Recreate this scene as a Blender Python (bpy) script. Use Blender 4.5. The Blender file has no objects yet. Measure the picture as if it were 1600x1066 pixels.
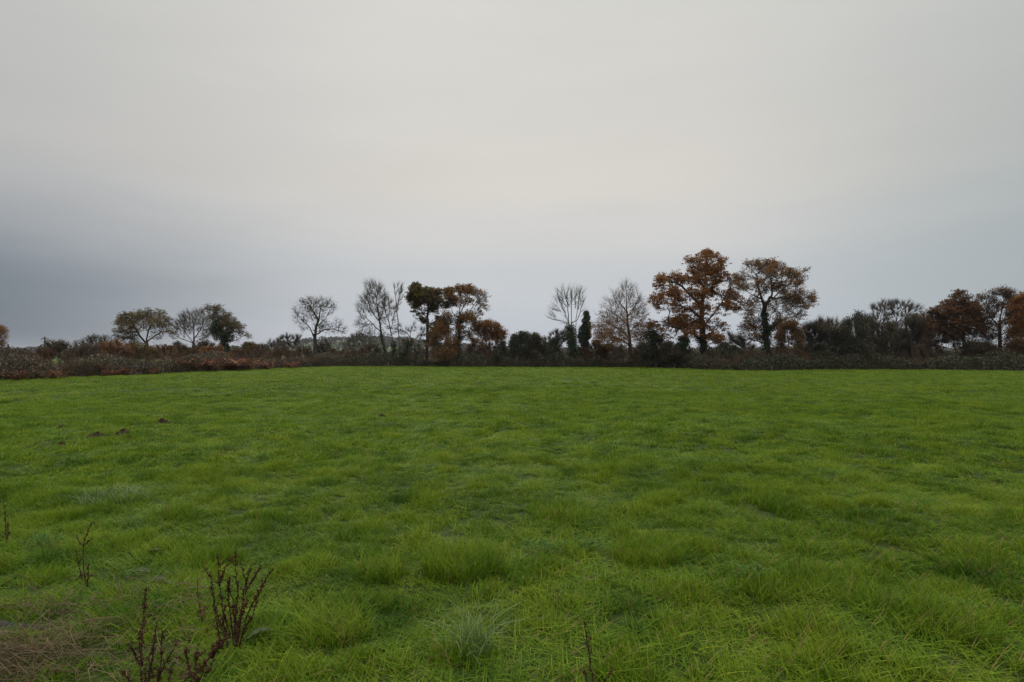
import bpy, math, random
import numpy as np
from mathutils import Vector

random.seed(7)
RNG = np.random.default_rng(11)
S = bpy.context.scene
COL = S.collection
F, CX, HY, EYE = 889.0, 800.0, 553.0, 1.7        # focal length, centre column and horizon row of the photograph; eye height

# ------------------------------------------------------------------ camera
cam = bpy.data.cameras.new('camera')
cam.sensor_width = 36.0
cam.lens = 36.0 * F / 1600.0
cam.shift_y = (HY - 533.0) / 1600.0
cam.clip_start = 0.05
cam.clip_end = 9000.0
cam_o = bpy.data.objects.new('camera', cam)
COL.objects.link(cam_o)
cam_o.location = (0, 0, EYE)
cam_o.rotation_euler = (math.radians(90), 0, 0)
S.camera = cam_o

# ------------------------------------------------------------------ exposure, sun, sky
S.view_settings.view_transform = 'Standard'
S.view_settings.look = 'None'
S.view_settings.gamma = 1.0
S.view_settings.exposure = 0.0
S.view_settings.use_curve_mapping = False
S.cycles.use_denoising = True
S.cycles.denoiser = 'OPENIMAGEDENOISE'
S.cycles.denoising_prefilter = 'NONE'
SUN_EL, SUN_AZ = math.radians(38), math.radians(-12)   # a bright patch of cloud ahead, slightly left
sun = bpy.data.lights.new('sun', 'SUN')
sun.energy = 1.2
sun.angle = math.radians(40)
sun.color = (1.0, 0.95, 0.87)
sun_o = bpy.data.objects.new('sun', sun)
COL.objects.link(sun_o)
sd = Vector((math.sin(SUN_AZ) * math.cos(SUN_EL), math.cos(SUN_AZ) * math.cos(SUN_EL), math.sin(SUN_EL)))
sun_o.rotation_euler = (-sd).to_track_quat('-Z', 'Y').to_euler()
sun_o.location = sd * 100

W = bpy.data.worlds.new('World')
S.world = W
W.use_nodes = True
wt = W.node_tree
wt.nodes.clear()


def N(t, kind, **kw):
    n = t.nodes.new(kind)
    for k, v in kw.items():
        if k.startswith('i_'):
            key = k[2:]
            n.inputs[int(key) if key.isdigit() else key].default_value = v
        else:
            setattr(n, k, v)
    return n


def mth(t, op, a, b=None, clamp=False):
    n = t.nodes.new('ShaderNodeMath')
    n.operation = op
    n.use_clamp = clamp
    for i, v in enumerate((a, b)):
        if v is None:
            continue
        if isinstance(v, (int, float)):
            n.inputs[i].default_value = v
        else:
            t.links.new(v, n.inputs[i])
    return n.outputs[0]


def ramp(t, src, stops, interp='LINEAR'):
    n = t.nodes.new('ShaderNodeValToRGB')
    n.color_ramp.interpolation = interp
    e = n.color_ramp.elements
    e[0].position, e[0].color = stops[0][0], (*stops[0][1], 1)
    e[1].position, e[1].color = stops[-1][0], (*stops[-1][1], 1)
    for p, c in stops[1:-1]:
        k = e.new(p)
        k.color = (*c, 1)
    t.links.new(src, n.inputs[0])
    return n.outputs[0]


def mixc(t, fac, a, b, mode='MIX'):
    n = t.nodes.new('ShaderNodeMix')
    n.data_type = 'RGBA'
    n.blend_type = mode
    for s, v in ((n.inputs[0], fac), (n.inputs[6], a), (n.inputs[7], b)):
        if isinstance(v, (int, float)):
            s.default_value = v
        elif isinstance(v, tuple):
            s.default_value = (*v, 1)
        else:
            t.links.new(v, s)
    return n.outputs[2]


def smooth(t, v, lo, hi):
    n = t.nodes.new('ShaderNodeMapRange')
    n.interpolation_type = 'SMOOTHSTEP'
    n.inputs[1].default_value, n.inputs[2].default_value = lo, hi
    t.links.new(v, n.inputs[0])
    return n.outputs[0]


# overcast: a clear Nishita sky under a thick cloud deck whose brightness depends on the direction looked in
tc = N(wt, 'ShaderNodeTexCoord')
sep = N(wt, 'ShaderNodeSeparateXYZ')
wt.links.new(tc.outputs['Generated'], sep.inputs[0])
sx, sy, sz = sep.outputs
hor = mth(wt, 'SQRT', mth(wt, 'ADD', mth(wt, 'MULTIPLY', sx, sx), mth(wt, 'MULTIPLY', sy, sy)))
az = mth(wt, 'ARCTAN2', sx, sy)                   # 0 ahead, + to the right
# cloud texture, stretched along the horizon
mp = N(wt, 'ShaderNodeMapping', i_Scale=(1.0, 1.0, 5.0))
wt.links.new(tc.outputs['Generated'], mp.inputs[0])
nz = N(wt, 'ShaderNodeTexNoise', i_Scale=1.3, i_Detail=3.0, i_Roughness=0.42)
wt.links.new(mp.outputs[0], nz.inputs['Vector'])
nz2 = N(wt, 'ShaderNodeTexNoise', i_Scale=3.1, i_Detail=4.0, i_Roughness=0.45)
wt.links.new(mp.outputs[0], nz2.inputs['Vector'])
wob = mth(wt, 'MULTIPLY', mth(wt, 'SUBTRACT', nz.outputs[0], 0.5), 0.07)
el = mth(wt, 'ADD', sz, wob)
deck = ramp(wt, el, [(0.0, (0.49, 0.525, 0.585)), (0.05, (0.52, 0.555, 0.615)), (0.13, (0.555, 0.58, 0.605)),
                     (0.21, (0.655, 0.645, 0.63)), (0.28, (0.70, 0.67, 0.62)), (0.42, (0.68, 0.665, 0.625)),
                     (0.60, (0.665, 0.665, 0.63)), (.8, (1.7, 1.69, 1.65)), (1.0, (2.6, 2.59, 2.54))], 'EASE')
# the low blue-grey cloud bank towards the left, thinner to the right
azw = mth(wt, 'ADD', az, mth(wt, 'MULTIPLY', mth(wt, 'SUBTRACT', nz2.outputs[0], .5), .16))
veil_l = mth(wt, 'MULTIPLY', smooth(wt, azw, 0.0, -1.0), smooth(wt, sz, 0.80, 0.2))
deck = mixc(wt, mth(wt, 'MULTIPLY', veil_l, 0.74), deck, (0.36, 0.375, 0.39))
bank_l = mth(wt, 'MULTIPLY', smooth(wt, azw, -0.30, -0.82), mth(wt, 'MULTIPLY', smooth(wt, el, 0.27, 0.04), mth(wt, 'ADD', .90, mth(wt, 'MULTIPLY', smooth(wt, sz, 0.0, 0.075), .10))))
deck = mixc(wt, mth(wt, 'MULTIPLY', bank_l, 1.0), deck, (0.125, 0.155, 0.195))
veil_r = mth(wt, 'MULTIPLY', smooth(wt, azw, 0.22, 0.90), smooth(wt, sz, 0.85, 0.1))
deck = mixc(wt, mth(wt, 'MULTIPLY', veil_r, 0.78), deck, (0.325, 0.375, 0.385))
mp3 = N(wt, 'ShaderNodeMapping', i_Scale=(1.6, 1.6, 11.0))
wt.links.new(tc.outputs['Generated'], mp3.inputs[0])
nz3 = N(wt, 'ShaderNodeTexNoise', i_Scale=2.2, i_Detail=5.0, i_Roughness=0.52)
wt.links.new(mp3.outputs[0], nz3.inputs['Vector'])
nsum = mth(wt, 'ADD', nz.outputs[0], mth(wt, 'ADD', mth(wt, 'MULTIPLY', nz2.outputs[0], 0.6), mth(wt, 'MULTIPLY', nz3.outputs[0], 0.55)))
tex = mth(wt, 'ADD', 0.90, mth(wt, 'MULTIPLY', nsum, 0.093))
deck = mixc(wt, 1.0, deck, tex, 'MULTIPLY')
sky = N(wt, 'ShaderNodeTexSky', sky_type='NISHITA', sun_disc=False, sun_elevation=SUN_EL, sun_rotation=SUN_AZ)
bg_sky = N(wt, 'ShaderNodeBackground', i_Strength=0.06)
wt.links.new(sky.outputs[0], bg_sky.inputs[0])
bg_deck = N(wt, 'ShaderNodeBackground', i_Strength=1.0)
wt.links.new(deck, bg_deck.inputs[0])
mxs = N(wt, 'ShaderNodeMixShader', i_0=0.96)
wt.links.new(bg_sky.outputs[0], mxs.inputs[1])
wt.links.new(bg_deck.outputs[0], mxs.inputs[2])
wo = N(wt, 'ShaderNodeOutputWorld')
wt.links.new(mxs.outputs[0], wo.inputs[0])

# ------------------------------------------------------------------ helpers


def at(px, py, Y):
    """photograph column/row at depth Y -> point in the place"""
    return np.array([(px - CX) / F * Y, Y, EYE + (HY - py) / F * Y])


def on_ground(px, py):
    Y = EYE * F / (py - HY)
    return np.array([(px - CX) / F * Y, Y, 0.0])


def _hash(i, j, s):
    n = (i.astype(np.int64) * 374761393 + j.astype(np.int64) * 668265263 + s * 974711) & 0xffffffff
    n = ((n ^ (n >> 13)) * 1274126177) & 0xffffffff
    return ((n ^ (n >> 16)) & 0xffff) / 65535.0


def vnoise(x, y, scale, s=0):
    x = np.asarray(x, float) / scale
    y = np.asarray(y, float) / scale
    i, j = np.floor(x), np.floor(y)
    u, v = x - i, y - j
    u, v = u * u * (3 - 2 * u), v * v * (3 - 2 * v)
    a, b = _hash(i, j, s), _hash(i + 1, j, s)
    c, d = _hash(i, j + 1, s), _hash(i + 1, j + 1, s)
    return (a * (1 - u) + b * u) * (1 - v) + (c * (1 - u) + d * u) * v


def height(x, y):
    r = np.hypot(x, y)
    near = np.clip(1.6 - r / 45.0, 0.0, 1.0)
    h = 0.16 * (vnoise(x, y, 6.5, 1) - .5) + 0.10 * (vnoise(x, y, 1.7, 2) - .5) + 0.07 * (vnoise(x, y, .75, 3) - .5)
    h2 = 0.9 * (vnoise(x, y, 60., 4) - .5) * np.clip((r - 90) / 100, 0, 1)
    return h * near + h2


def mesh_obj(name, V, FACES, mat, parent=None, smooth_=False, loc=None):
    """V (n,3); FACES: (m,k) array or a list of such arrays"""
    me = bpy.data.meshes.new(name)
    if not isinstance(FACES, list):
        FACES = [FACES]
    V = np.asarray(V, np.float32)
    if loc is not None:
        V = V - np.asarray(loc, np.float32)
    FACES = [np.asarray(f, np.int32) for f in FACES if len(f)]
    nl = sum(f.size for f in FACES)
    npoly = sum(len(f) for f in FACES)
    me.vertices.add(len(V))
    me.vertices.foreach_set('co', V.ravel())
    me.loops.add(nl)
    me.polygons.add(npoly)
    me.loops.foreach_set('vertex_index', np.concatenate([f.ravel() for f in FACES]))
    sizes = np.concatenate([np.full(len(f), f.shape[1], np.int32) for f in FACES])
    starts = np.concatenate([[0], np.cumsum(sizes)[:-1]]).astype(np.int32)
    me.polygons.foreach_set('loop_start', starts)
    if smooth_:
        me.polygons.foreach_set('use_smooth', np.ones(npoly, bool))
    me.update(calc_edges=True)
    me.materials.append(mat)
    o = bpy.data.objects.new(name, me)
    COL.objects.link(o)
    if parent is not None:
        o.parent = parent
    elif loc is not None:
        o.location = [float(v) for v in loc]
    return o


def tag(o, label, cat=None, group=None, kind=None):
    o['label'] = label
    if cat:
        o['category'] = cat
    if group:
        o['group'] = group
    if kind:
        o['kind'] = kind
    return o


def empty(name, loc, label, cat, group=None):
    o = bpy.data.objects.new(name, None)
    o.empty_display_size = 0.3
    o.location = [float(v) for v in loc]
    COL.objects.link(o)
    return tag(o, label, cat, group)


def unit(v):
    return v / np.maximum(np.linalg.norm(v, axis=-1, keepdims=True), 1e-9)


def frames(d):
    up = np.where(np.abs(d[:, 2:3]) > 0.9, np.array([[1., 0, 0]]), np.array([[0, 0, 1.]]))
    u = unit(np.cross(up, d))
    return u, np.cross(d, u)


def tubes(A, B, ra, rb, k):
    """frusta from A to B"""
    A, B = np.asarray(A, float), np.asarray(B, float)
    n = len(A)
    if n == 0:
        return np.zeros((0, 3)), np.zeros((0, 4), int)
    d = unit(B - A)
    u, v = frames(d)
    ang = np.arange(k) * 2 * np.pi / k
    ring = u[:, None] * np.cos(ang)[None, :, None] + v[:, None] * np.sin(ang)[None, :, None]
    V = np.concatenate([A[:, None] + ring * np.asarray(ra)[:, None, None], B[:, None] + ring * np.asarray(rb)[:, None, None]], 1).reshape(-1, 3)
    i = np.arange(k)
    q = np.stack([i, (i + 1) % k, k + (i + 1) % k, k + i], 1)
    return V, (q[None] + (np.arange(n) * 2 * k)[:, None, None]).reshape(-1, 4)


def joinm(parts):
    V, Fc, o = [], [], 0
    for v, f in parts:
        V.append(v)
        if len(f):
            Fc.append(np.asarray(f) + o)
        o += len(v)
    return np.concatenate(V), Fc


def leaf_quads(Pn, size, up=0.4, aspect=0.62, rng=RNG):
    """diamond-shaped leaf faces, slightly folded, at points Pn"""
    n = len(Pn)
    nrm = unit(rng.normal(size=(n, 3)) + np.array([0, 0, up]))
    u, v = frames(nrm)
    a = rng.uniform(0, 2 * np.pi, n)[:, None]
    t = u * np.cos(a) + v * np.sin(a)
    b = np.cross(nrm, t)
    s = (size * rng.uniform(0.6, 1.35, n))[:, None]
    V = np.stack([Pn - t * s * .5, Pn + b * s * aspect * .5 + nrm * s * .08, Pn + t * s * .5 - nrm * s * .10, Pn - b * s * aspect * .5 + nrm * s * .08], 1).reshape(-1, 3)
    return V, (np.arange(4)[None] + (np.arange(n) * 4)[:, None])


# ------------------------------------------------------------------ materials


def mat_base(name):
    m = bpy.data.materials.new(name)
    m.use_nodes = True
    t = m.node_tree
    t.nodes.clear()
    return m, t, N(t, 'ShaderNodeOutputMaterial')


def leaf_mat(name, cols, trans=0.25, rough=0.6, spec=0.25, patch=0.55, pscale=0.7):
    """colours vary leaf by leaf and in patches through the crown"""
    m, t, out = mat_base(name)
    g = N(t, 'ShaderNodeNewGeometry')
    nzn = N(t, 'ShaderNodeTexNoise', i_Scale=pscale, i_Detail=2.0)
    t.links.new(g.outputs['Position'], nzn.inputs['Vector'])
    f = mth(t, 'ADD', mth(t, 'MULTIPLY', g.outputs['Random Per Island'], 1 - patch),
            mth(t, 'MULTIPLY', mth(t, 'ADD', mth(t, 'MULTIPLY', mth(t, 'SUBTRACT', nzn.outputs[0], .5), 2.2), .5), patch), True)
    k = len(cols) - 1
    c = ramp(t, f, [(i / k, cc) for i, cc in enumerate(cols)])
    p = N(t, 'ShaderNodeBsdfPrincipled', i_Roughness=rough)
    p.inputs['Specular IOR Level'].default_value = spec
    t.links.new(c, p.inputs['Base Color'])
    tr = N(t, 'ShaderNodeBsdfTranslucent')
    t.links.new(c, tr.inputs[0])
    mx = N(t, 'ShaderNodeMixShader', i_0=trans)
    t.links.new(p.outputs[0], mx.inputs[1])
    t.links.new(tr.outputs[0], mx.inputs[2])
    t.links.new(mx.outputs[0], out.inputs[0])
    return m


def rough_mat(name, c1, c2, scale=6.0, rough=0.9, spec=0.15, bump=0.0):
    m, t, out = mat_base(name)
    g = N(t, 'ShaderNodeNewGeometry')
    nzn = N(t, 'ShaderNodeTexNoise', i_Scale=scale, i_Detail=4.0)
    t.links.new(g.outputs['Position'], nzn.inputs['Vector'])
    c = ramp(t, nzn.outputs[0], [(0.32, c1), (0.68, c2)])
    p = N(t, 'ShaderNodeBsdfPrincipled', i_Roughness=rough)
    p.inputs['Specular IOR Level'].default_value = spec
    t.links.new(c, p.inputs['Base Color'])
    if bump:
        b = N(t, 'ShaderNodeBump', i_Strength=bump, i_Distance=0.02)
        t.links.new(nzn.outputs[0], b.inputs['Height'])
        t.links.new(b.outputs[0], p.inputs['Normal'])
    t.links.new(p.outputs[0], out.inputs[0])
    return m


M = {}
M['bark'] = rough_mat('oak_bark', (.035, .030, .024), (.085, .072, .056), 3.0)
M['greybark'] = rough_mat('grey_bark', (.075, .066, .056), (.15, .135, .115), 2.0)
M['mossbark'] = rough_mat('mossy_bark', (.05, .05, .028), (.13, .115, .075), 1.2)
M['palebark'] = rough_mat('pale_bark', (.14, .125, .105), (.27, .24, .20), 1.6)
M['redtwig'] = rough_mat('red_twigs', (.085, .045, .028), (.17, .09, .055), 1.0)
M['browntwig'] = rough_mat('brown_twigs', (.075, .052, .034), (.165, .115, .074), 1.0)
M['greytwig'] = rough_mat('grey_twigs', (.07, .058, .044), (.155, .130, .102), 1.0)
M['oak_rust'] = leaf_mat('rust_oak_leaves', [(.095, .040, .012), (.185, .074, .017), (.31, .130, .026), (.25, .135, .030)], .3)
M['oak_thin'] = leaf_mat('brown_oak_leaves', [(.080, .039, .015), (.155, .076, .025), (.24, .122, .036), (.19, .11, .032)], .3)
M['oak_olive'] = leaf_mat('olive_oak_leaves', [(.050, .050, .012), (.085, .076, .015), (.14, .095, .018), (.19, .095, .02)], .3)
M['oak_olive2'] = leaf_mat('olive_yellow_leaves', [(.06, .050, .014), (.10, .080, .018), (.16, .10, .022), (.15, .08, .02)], .3)
M['orange'] = leaf_mat('orange_brown_leaves', [(.10, .050, .018), (.18, .086, .024), (.27, .135, .034), (.21, .115, .030)], .3)
M['redoak'] = leaf_mat('dark_red_leaves', [(.045, .024, .012), (.095, .044, .017), (.15, .065, .022), (.085, .06, .02)], .3)
M['scrub'] = leaf_mat('scrub_leaves', [(.030, .032, .014), (.055, .048, .022), (.085, .060, .028), (.07, .045, .022)], .25)
M['ivy'] = leaf_mat('ivy_leaves', [(.012, .022, .008), (.022, .042, .012), (.040, .068, .018), (.03, .05, .016)], .12, .42, .45)
M['dark'] = leaf_mat('dark_bush_leaves', [(.016, .020, .010), (.028, .036, .015), (.048, .052, .022), (.055, .045, .020)], .15, .5, .35)
M['bramble'] = leaf_mat('bramble_leaves', [(.018, .020, .010), (.034, .040, .017), (.065, .052, .024), (.115, .060, .026), (.150, .066, .024)], .15, .45, .45, .45, .5)
M['farbramble'] = leaf_mat('far_bramble_leaves', [(.018, .024, .010), (.038, .046, .018), (.062, .058, .027), (.105, .064, .030)], .15, .5, .35, .5, .4)
M['bracken'] = leaf_mat('dead_bracken', [(.07, .028, .014), (.13, .050, .020), (.20, .080, .030), (.12, .06, .03)], .3, .7, .15)
M['yellow'] = leaf_mat('yellow_ash_leaves', [(.05, .05, .014), (.10, .075, .02), (.17, .085, .022)], .3)
M['farwood'] = leaf_mat('far_wood', [(.030, .032, .022), (.052, .048, .032), (.080, .060, .040), (.055, .06, .03)], .1, .8, .1, .6, .02)
M['soil'] = rough_mat('soil', (.034, .023, .015), (.072, .048, .032), 30.0, .95, .1, .6)
M['post'] = rough_mat('fence_post_wood', (.11, .095, .075), (.22, .195, .16), 20.0)
M['pole'] = rough_mat('creosoted_pole', (.05, .042, .035), (.09, .078, .066), 5.0)
M['weedstem'] = rough_mat('dead_stem', (.040, .018, .013), (.085, .042, .030), 60.0, .8)
M['seed'] = rough_mat('dock_seeds', (.026, .011, .007), (.085, .034, .020), 90.0, .85)
M['straw'] = leaf_mat('dead_straw', [(.028, .018, .009), (.065, .042, .019), (.135, .096, .046), (.07, .038, .016)], .2, .7, .2, .3, 4.0)
M['dockleaf'] = rough_mat('dock_leaf', (.030, .045, .016), (.075, .085, .036), 25.0, .75, .12)
M['mud'] = rough_mat('wet_mud', (.012, .010, .008), (.038, .031, .024), 16.0, .75, .15, .9)


def grass_mat(name, dead):
    """blade colour: patches of yellow-green and deep green across the field, single blades of straw"""
    m, t, out = mat_base(name)
    g = N(t, 'ShaderNodeNewGeometry')
    n1 = N(t, 'ShaderNodeTexNoise', i_Scale=0.33, i_Detail=3.0)
    n2 = N(t, 'ShaderNodeTexNoise', i_Scale=1.9, i_Detail=2.0)
    n3 = N(t, 'ShaderNodeTexNoise', i_Scale=0.9, i_Detail=4.0, i_Roughness=.65)
    for n in (n1, n2, n3):
        t.links.new(g.outputs['Position'], n.inputs['Vector'])
    rnd = g.outputs['Random Per Island']
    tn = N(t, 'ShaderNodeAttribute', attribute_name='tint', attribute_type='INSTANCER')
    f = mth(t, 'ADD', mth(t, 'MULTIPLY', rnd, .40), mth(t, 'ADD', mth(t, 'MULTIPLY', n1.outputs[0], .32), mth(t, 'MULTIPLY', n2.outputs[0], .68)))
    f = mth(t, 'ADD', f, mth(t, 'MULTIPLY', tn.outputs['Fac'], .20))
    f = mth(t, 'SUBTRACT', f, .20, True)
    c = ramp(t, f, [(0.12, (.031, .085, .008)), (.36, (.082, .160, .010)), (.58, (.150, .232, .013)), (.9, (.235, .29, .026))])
    # dead blades and brownish worn patches
    isdead = mth(t, 'LESS_THAN', mth(t, 'FRACT', mth(t, 'MULTIPLY', rnd, 37.7)), mth(t, 'ADD', dead, mth(t, 'MULTIPLY', smooth(t, n3.outputs[0], .58, .74), .30)))
    c = mixc(t, isdead, c, ramp(t, mth(t, 'FRACT', mth(t, 'MULTIPLY', rnd, 91.3)), [(0, (.12, .075, .02)), (1, (.30, .22, .09))]))
    p = N(t, 'ShaderNodeBsdfPrincipled', i_Roughness=.5)
    p.inputs['Specular IOR Level'].default_value = .06
    t.links.new(c, p.inputs['Base Color'])
    tr = N(t, 'ShaderNodeBsdfTranslucent')
    t.links.new(c, tr.inputs[0])
    mx = N(t, 'ShaderNodeMixShader', i_0=.35)
    t.links.new(p.outputs[0], mx.inputs[1])
    t.links.new(tr.outputs[0], mx.inputs[2])
    t.links.new(mx.outputs[0], out.inputs[0])
    return m


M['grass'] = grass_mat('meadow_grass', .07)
M['longgrass'] = leaf_mat('pale_long_blades', [(.055, .115, .018), (.10, .165, .045), (.19, .24, .10), (.085, .15, .03)], .3, .45, .28, .1)
M['tussock'] = leaf_mat('tussock_blades', [(.045, .10, .012), (.085, .155, .014), (.14, .19, .02), (.17, .16, .03)], .35, .45, .35, .3, 3.)

# ground: soil and thatch under the sward, plain pasture and rough land beyond the hedges
m, t, out = mat_base('ground_cover')
g = N(t, 'ShaderNodeNewGeometry')
n1 = N(t, 'ShaderNodeTexNoise', i_Scale=9.0, i_Detail=6.0, i_Roughness=.65)
n2 = N(t, 'ShaderNodeTexNoise', i_Scale=0.012, i_Detail=1.0)
n3 = N(t, 'ShaderNodeTexNoise', i_Scale=0.15, i_Detail=4.0)
for n in (n1, n2, n3):
    t.links.new(g.outputs['Position'], n.inputs['Vector'])
turf = ramp(t, n1.outputs[0], [(.3, (.015, .024, .005)), (.55, (.030, .048, .007)), (.75, (.050, .068, .011))])
far = mixc(t, smooth(t, n2.outputs[0], .40, .46), ramp(t, n3.outputs[0], [(.3, (.06, .11, .015)), (.7, (.09, .14, .02))]),
           ramp(t, n3.outputs[0], [(.3, (.045, .05, .02)), (.7, (.085, .065, .035))]))
att = N(t, 'ShaderNodeAttribute', attribute_name='beyond')
c = mixc(t, att.outputs['Fac'], turf, far)
p = N(t, 'ShaderNodeBsdfPrincipled', i_Roughness=.95)
p.inputs['Specular IOR Level'].default_value = .1
t.links.new(c, p.inputs['Base Color'])
t.links.new(p.outputs[0], out.inputs[0])
M['ground'] = m

# ------------------------------------------------------------------ the field and its edges
LEFT = np.array([on_ground(*q)[:2] for q in ((-160, 606), (-80, 601), (0, 597), (100, 591), (200, 587), (300, 582.5), (400, 578), (470, 575), (522, 573.2), (545, 571.6))])
FAR = np.array([on_ground(*q)[:2] for q in ((490, 573), (530, 573), (640, 573.2), (800, 574.2), (950, 574.5), (1040, 575.3), (1085, 577), (1120, 579), (1160, 580), (1200, 580),
                                            (1260, 579), (1350, 578), (1450, 578.5), (1600, 580.3), (1720, 581))])


def far_y(x):
    return np.interp(x, FAR[:, 0], FAR[:, 1])


def left_x(y):
    return np.interp(y, LEFT[:, 1], LEFT[:, 0], left=-30.5)


def in_field(x, y, pad=0.0):
    return (y < far_y(x) + pad) & (x > left_x(y) - pad)


# one ground sheet from under the camera to the horizon
rr = [0.0]
step = .12
while rr[-1] < 3500:
    rr.append(rr[-1] + step)
    if rr[-1] > 9:
        step *= 1.055
rr = np.array(rr[1:])
na = 720
aa = np.arange(na) / na * 2 * np.pi
R_, A_ = np.meshgrid(rr, aa, indexing='ij')
gx, gy = (R_ * np.sin(A_)).ravel(), (R_ * np.cos(A_)).ravel()
gz = height(gx, gy)
V = np.concatenate([[[0, 0, height(np.zeros(1), np.zeros(1))[0]]], np.stack([gx, gy, gz], 1)])
nr = len(rr)
i, j = np.meshgrid(np.arange(nr - 1), np.arange(na), indexing='ij')
a = 1 + i * na + j
b = 1 + i * na + (j + 1) % na
Q = np.stack([a, a + na, b + na, b], -1).reshape(-1, 4)
j = np.arange(na)
T3 = np.stack([np.zeros(na, int), 1 + j, 1 + (j + 1) % na], 1)
go = mesh_obj('ground', V, [Q, T3], M['ground'], smooth_=True)
bey = np.where(in_field(V[:, 0], V[:, 1], 1.0) & (V[:, 1] > -40), 0.0, 1.0).astype(np.float32)
go.data.attributes.new('beyond', 'FLOAT', 'POINT').data.foreach_set('value', bey)
tag(go, 'green pasture ground under the short grass', kind='structure')

# ------------------------------------------------------------------ grass: tufts scattered over the field (one uncountable mass)


def blades(n, spread, hmin, hmax, wid, segs, lean, seed, sink=0.01):
    r = np.random.default_rng(seed)
    ang, rad = r.uniform(0, 2 * np.pi, n), spread * np.sqrt(r.uniform(0, 1, n))
    base = np.stack([rad * np.cos(ang), rad * np.sin(ang), np.full(n, -sink)], 1)
    h = hmin + (hmax - hmin) * r.uniform(0, 1, n) ** 1.5
    la = r.uniform(0, 2 * np.pi, n)
    ld = np.stack([np.cos(la), np.sin(la), np.zeros(n)], 1)
    bend = r.uniform(.25, 1.0, n) * lean
    face = la + np.pi / 2 + r.normal(0, .6, n)
    wd = np.stack([np.cos(face), np.sin(face), np.zeros(n)], 1)
    w = wid * r.uniform(.6, 1.3, n)
    rows = []
    for k in range(segs + 1):
        f = k / segs
        c = base + np.array([0, 0, 1.]) * (h * (f - .42 * bend * f * f))[:, None] + ld * (h * bend * f ** 1.8)[:, None]
        ww = (w * (1 - f ** 1.6) * .5 + w * .04)[:, None]
        rows += [c - wd * ww, c + wd * ww]
    V = np.stack(rows, 1).reshape(-1, 3)
    q = np.array([[2 * k, 2 * k + 1, 2 * k + 3, 2 * k + 2] for k in range(segs)])
    return V, (q[None] + (np.arange(n) * 2 * (segs + 1))[:, None, None]).reshape(-1, 4)


tufts = bpy.data.collections.new('grass_tufts')
NA, NB, NC = 8, 6, 6


def tuft(i, V, Fc):
    me = bpy.data.meshes.new('tuft')
    me.from_pydata(V.tolist(), [], Fc.tolist())
    me.materials.append(M['grass'])
    o = bpy.data.objects.new('tuft_%02d' % i, me)
    tufts.objects.link(o)


for i in range(NA):
    if i >= NA - 2:
        tuft(i, *blades(16, .07, .06, .17, .0072, 4, 1.1, 100 + i))
    else:
        tuft(i, *blades(30, .062, .05, .19, .0056, 3, .85, 100 + i))
for i in range(NB):
    tuft(NA + i, *blades(60, .12, .04, .15, .0095, 2, 1.0, 200 + i))
for i in range(NC):
    tuft(NA + NB + i, *blades(60, .22, .045, .13, .018, 2, 1.15, 300 + i))


def scatter(r0, r1, dens, half=0.86):
    """uniform points in the sector ahead of the camera"""
    n = int(dens * half * (r1 * r1 - r0 * r0))
    r = np.sqrt(RNG.uniform(r0 * r0, r1 * r1, n))
    a = RNG.uniform(-half, half, n)
    return np.stack([r * np.sin(a), r * np.cos(a)], 1)


MUD = on_ground(2, 972)[:2]
pa, pb, pc = scatter(1.2, 9.5, 300, 1.1), scatter(9.0, 27, 78, .95), scatter(26, 98, 17)
idx = np.concatenate([RNG.integers(0, NA, len(pa)), NA + RNG.integers(0, NB, len(pb)), NA + NB + RNG.integers(0, NC, len(pc))])
pts = np.concatenate([pa, pb, pc])
keep = in_field(pts[:, 0], pts[:, 1], .3)
dm = np.hypot((pts[:, 0] - MUD[0]) / .34, (pts[:, 1] - MUD[1]) / .13)
keep &= dm > 1
gap = vnoise(pts[:, 0], pts[:, 1], .16, 81) * .7 + vnoise(pts[:, 0], pts[:, 1], .5, 82) * .3
keep &= (gap > .27) | (np.hypot(pts[:, 0], pts[:, 1]) > 14)
STRAW = on_ground(0, 1045)[:2]
ds = np.hypot((pts[:, 0] - STRAW[0]) / .33, (pts[:, 1] - STRAW[1]) / .30)
keep &= (ds > 1) | (RNG.uniform(size=len(pts)) < .33)
pts, idx = pts[keep], idx[keep]
x, y = pts.T
z = height(x, y)


def cells(x, y, size, seed):
    '''nearest jittered cell centre: offset to it and a random number of that cell'''
    bi, bj = np.floor(x / size), np.floor(y / size)
    best = np.full(len(x), 1e9)
    dx, dy, rn = np.zeros(len(x)), np.zeros(len(x)), np.zeros(len(x))
    for a_ in (-1, 0, 1):
        for b_ in (-1, 0, 1):
            i_, j_ = bi + a_, bj + b_
            cx_, cy_ = (i_ + .1 + .8 * _hash(i_, j_, seed)) * size, (j_ + .1 + .8 * _hash(i_, j_, seed + 1)) * size
            d_ = (x - cx_) ** 2 + (y - cy_) ** 2
            u_ = d_ < best
            best[u_], dx[u_], dy[u_], rn[u_] = d_[u_], (x - cx_)[u_], (y - cy_)[u_], _hash(i_, j_, seed + 2)[u_]
    return dx, dy, np.sqrt(best) / size, rn


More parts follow.
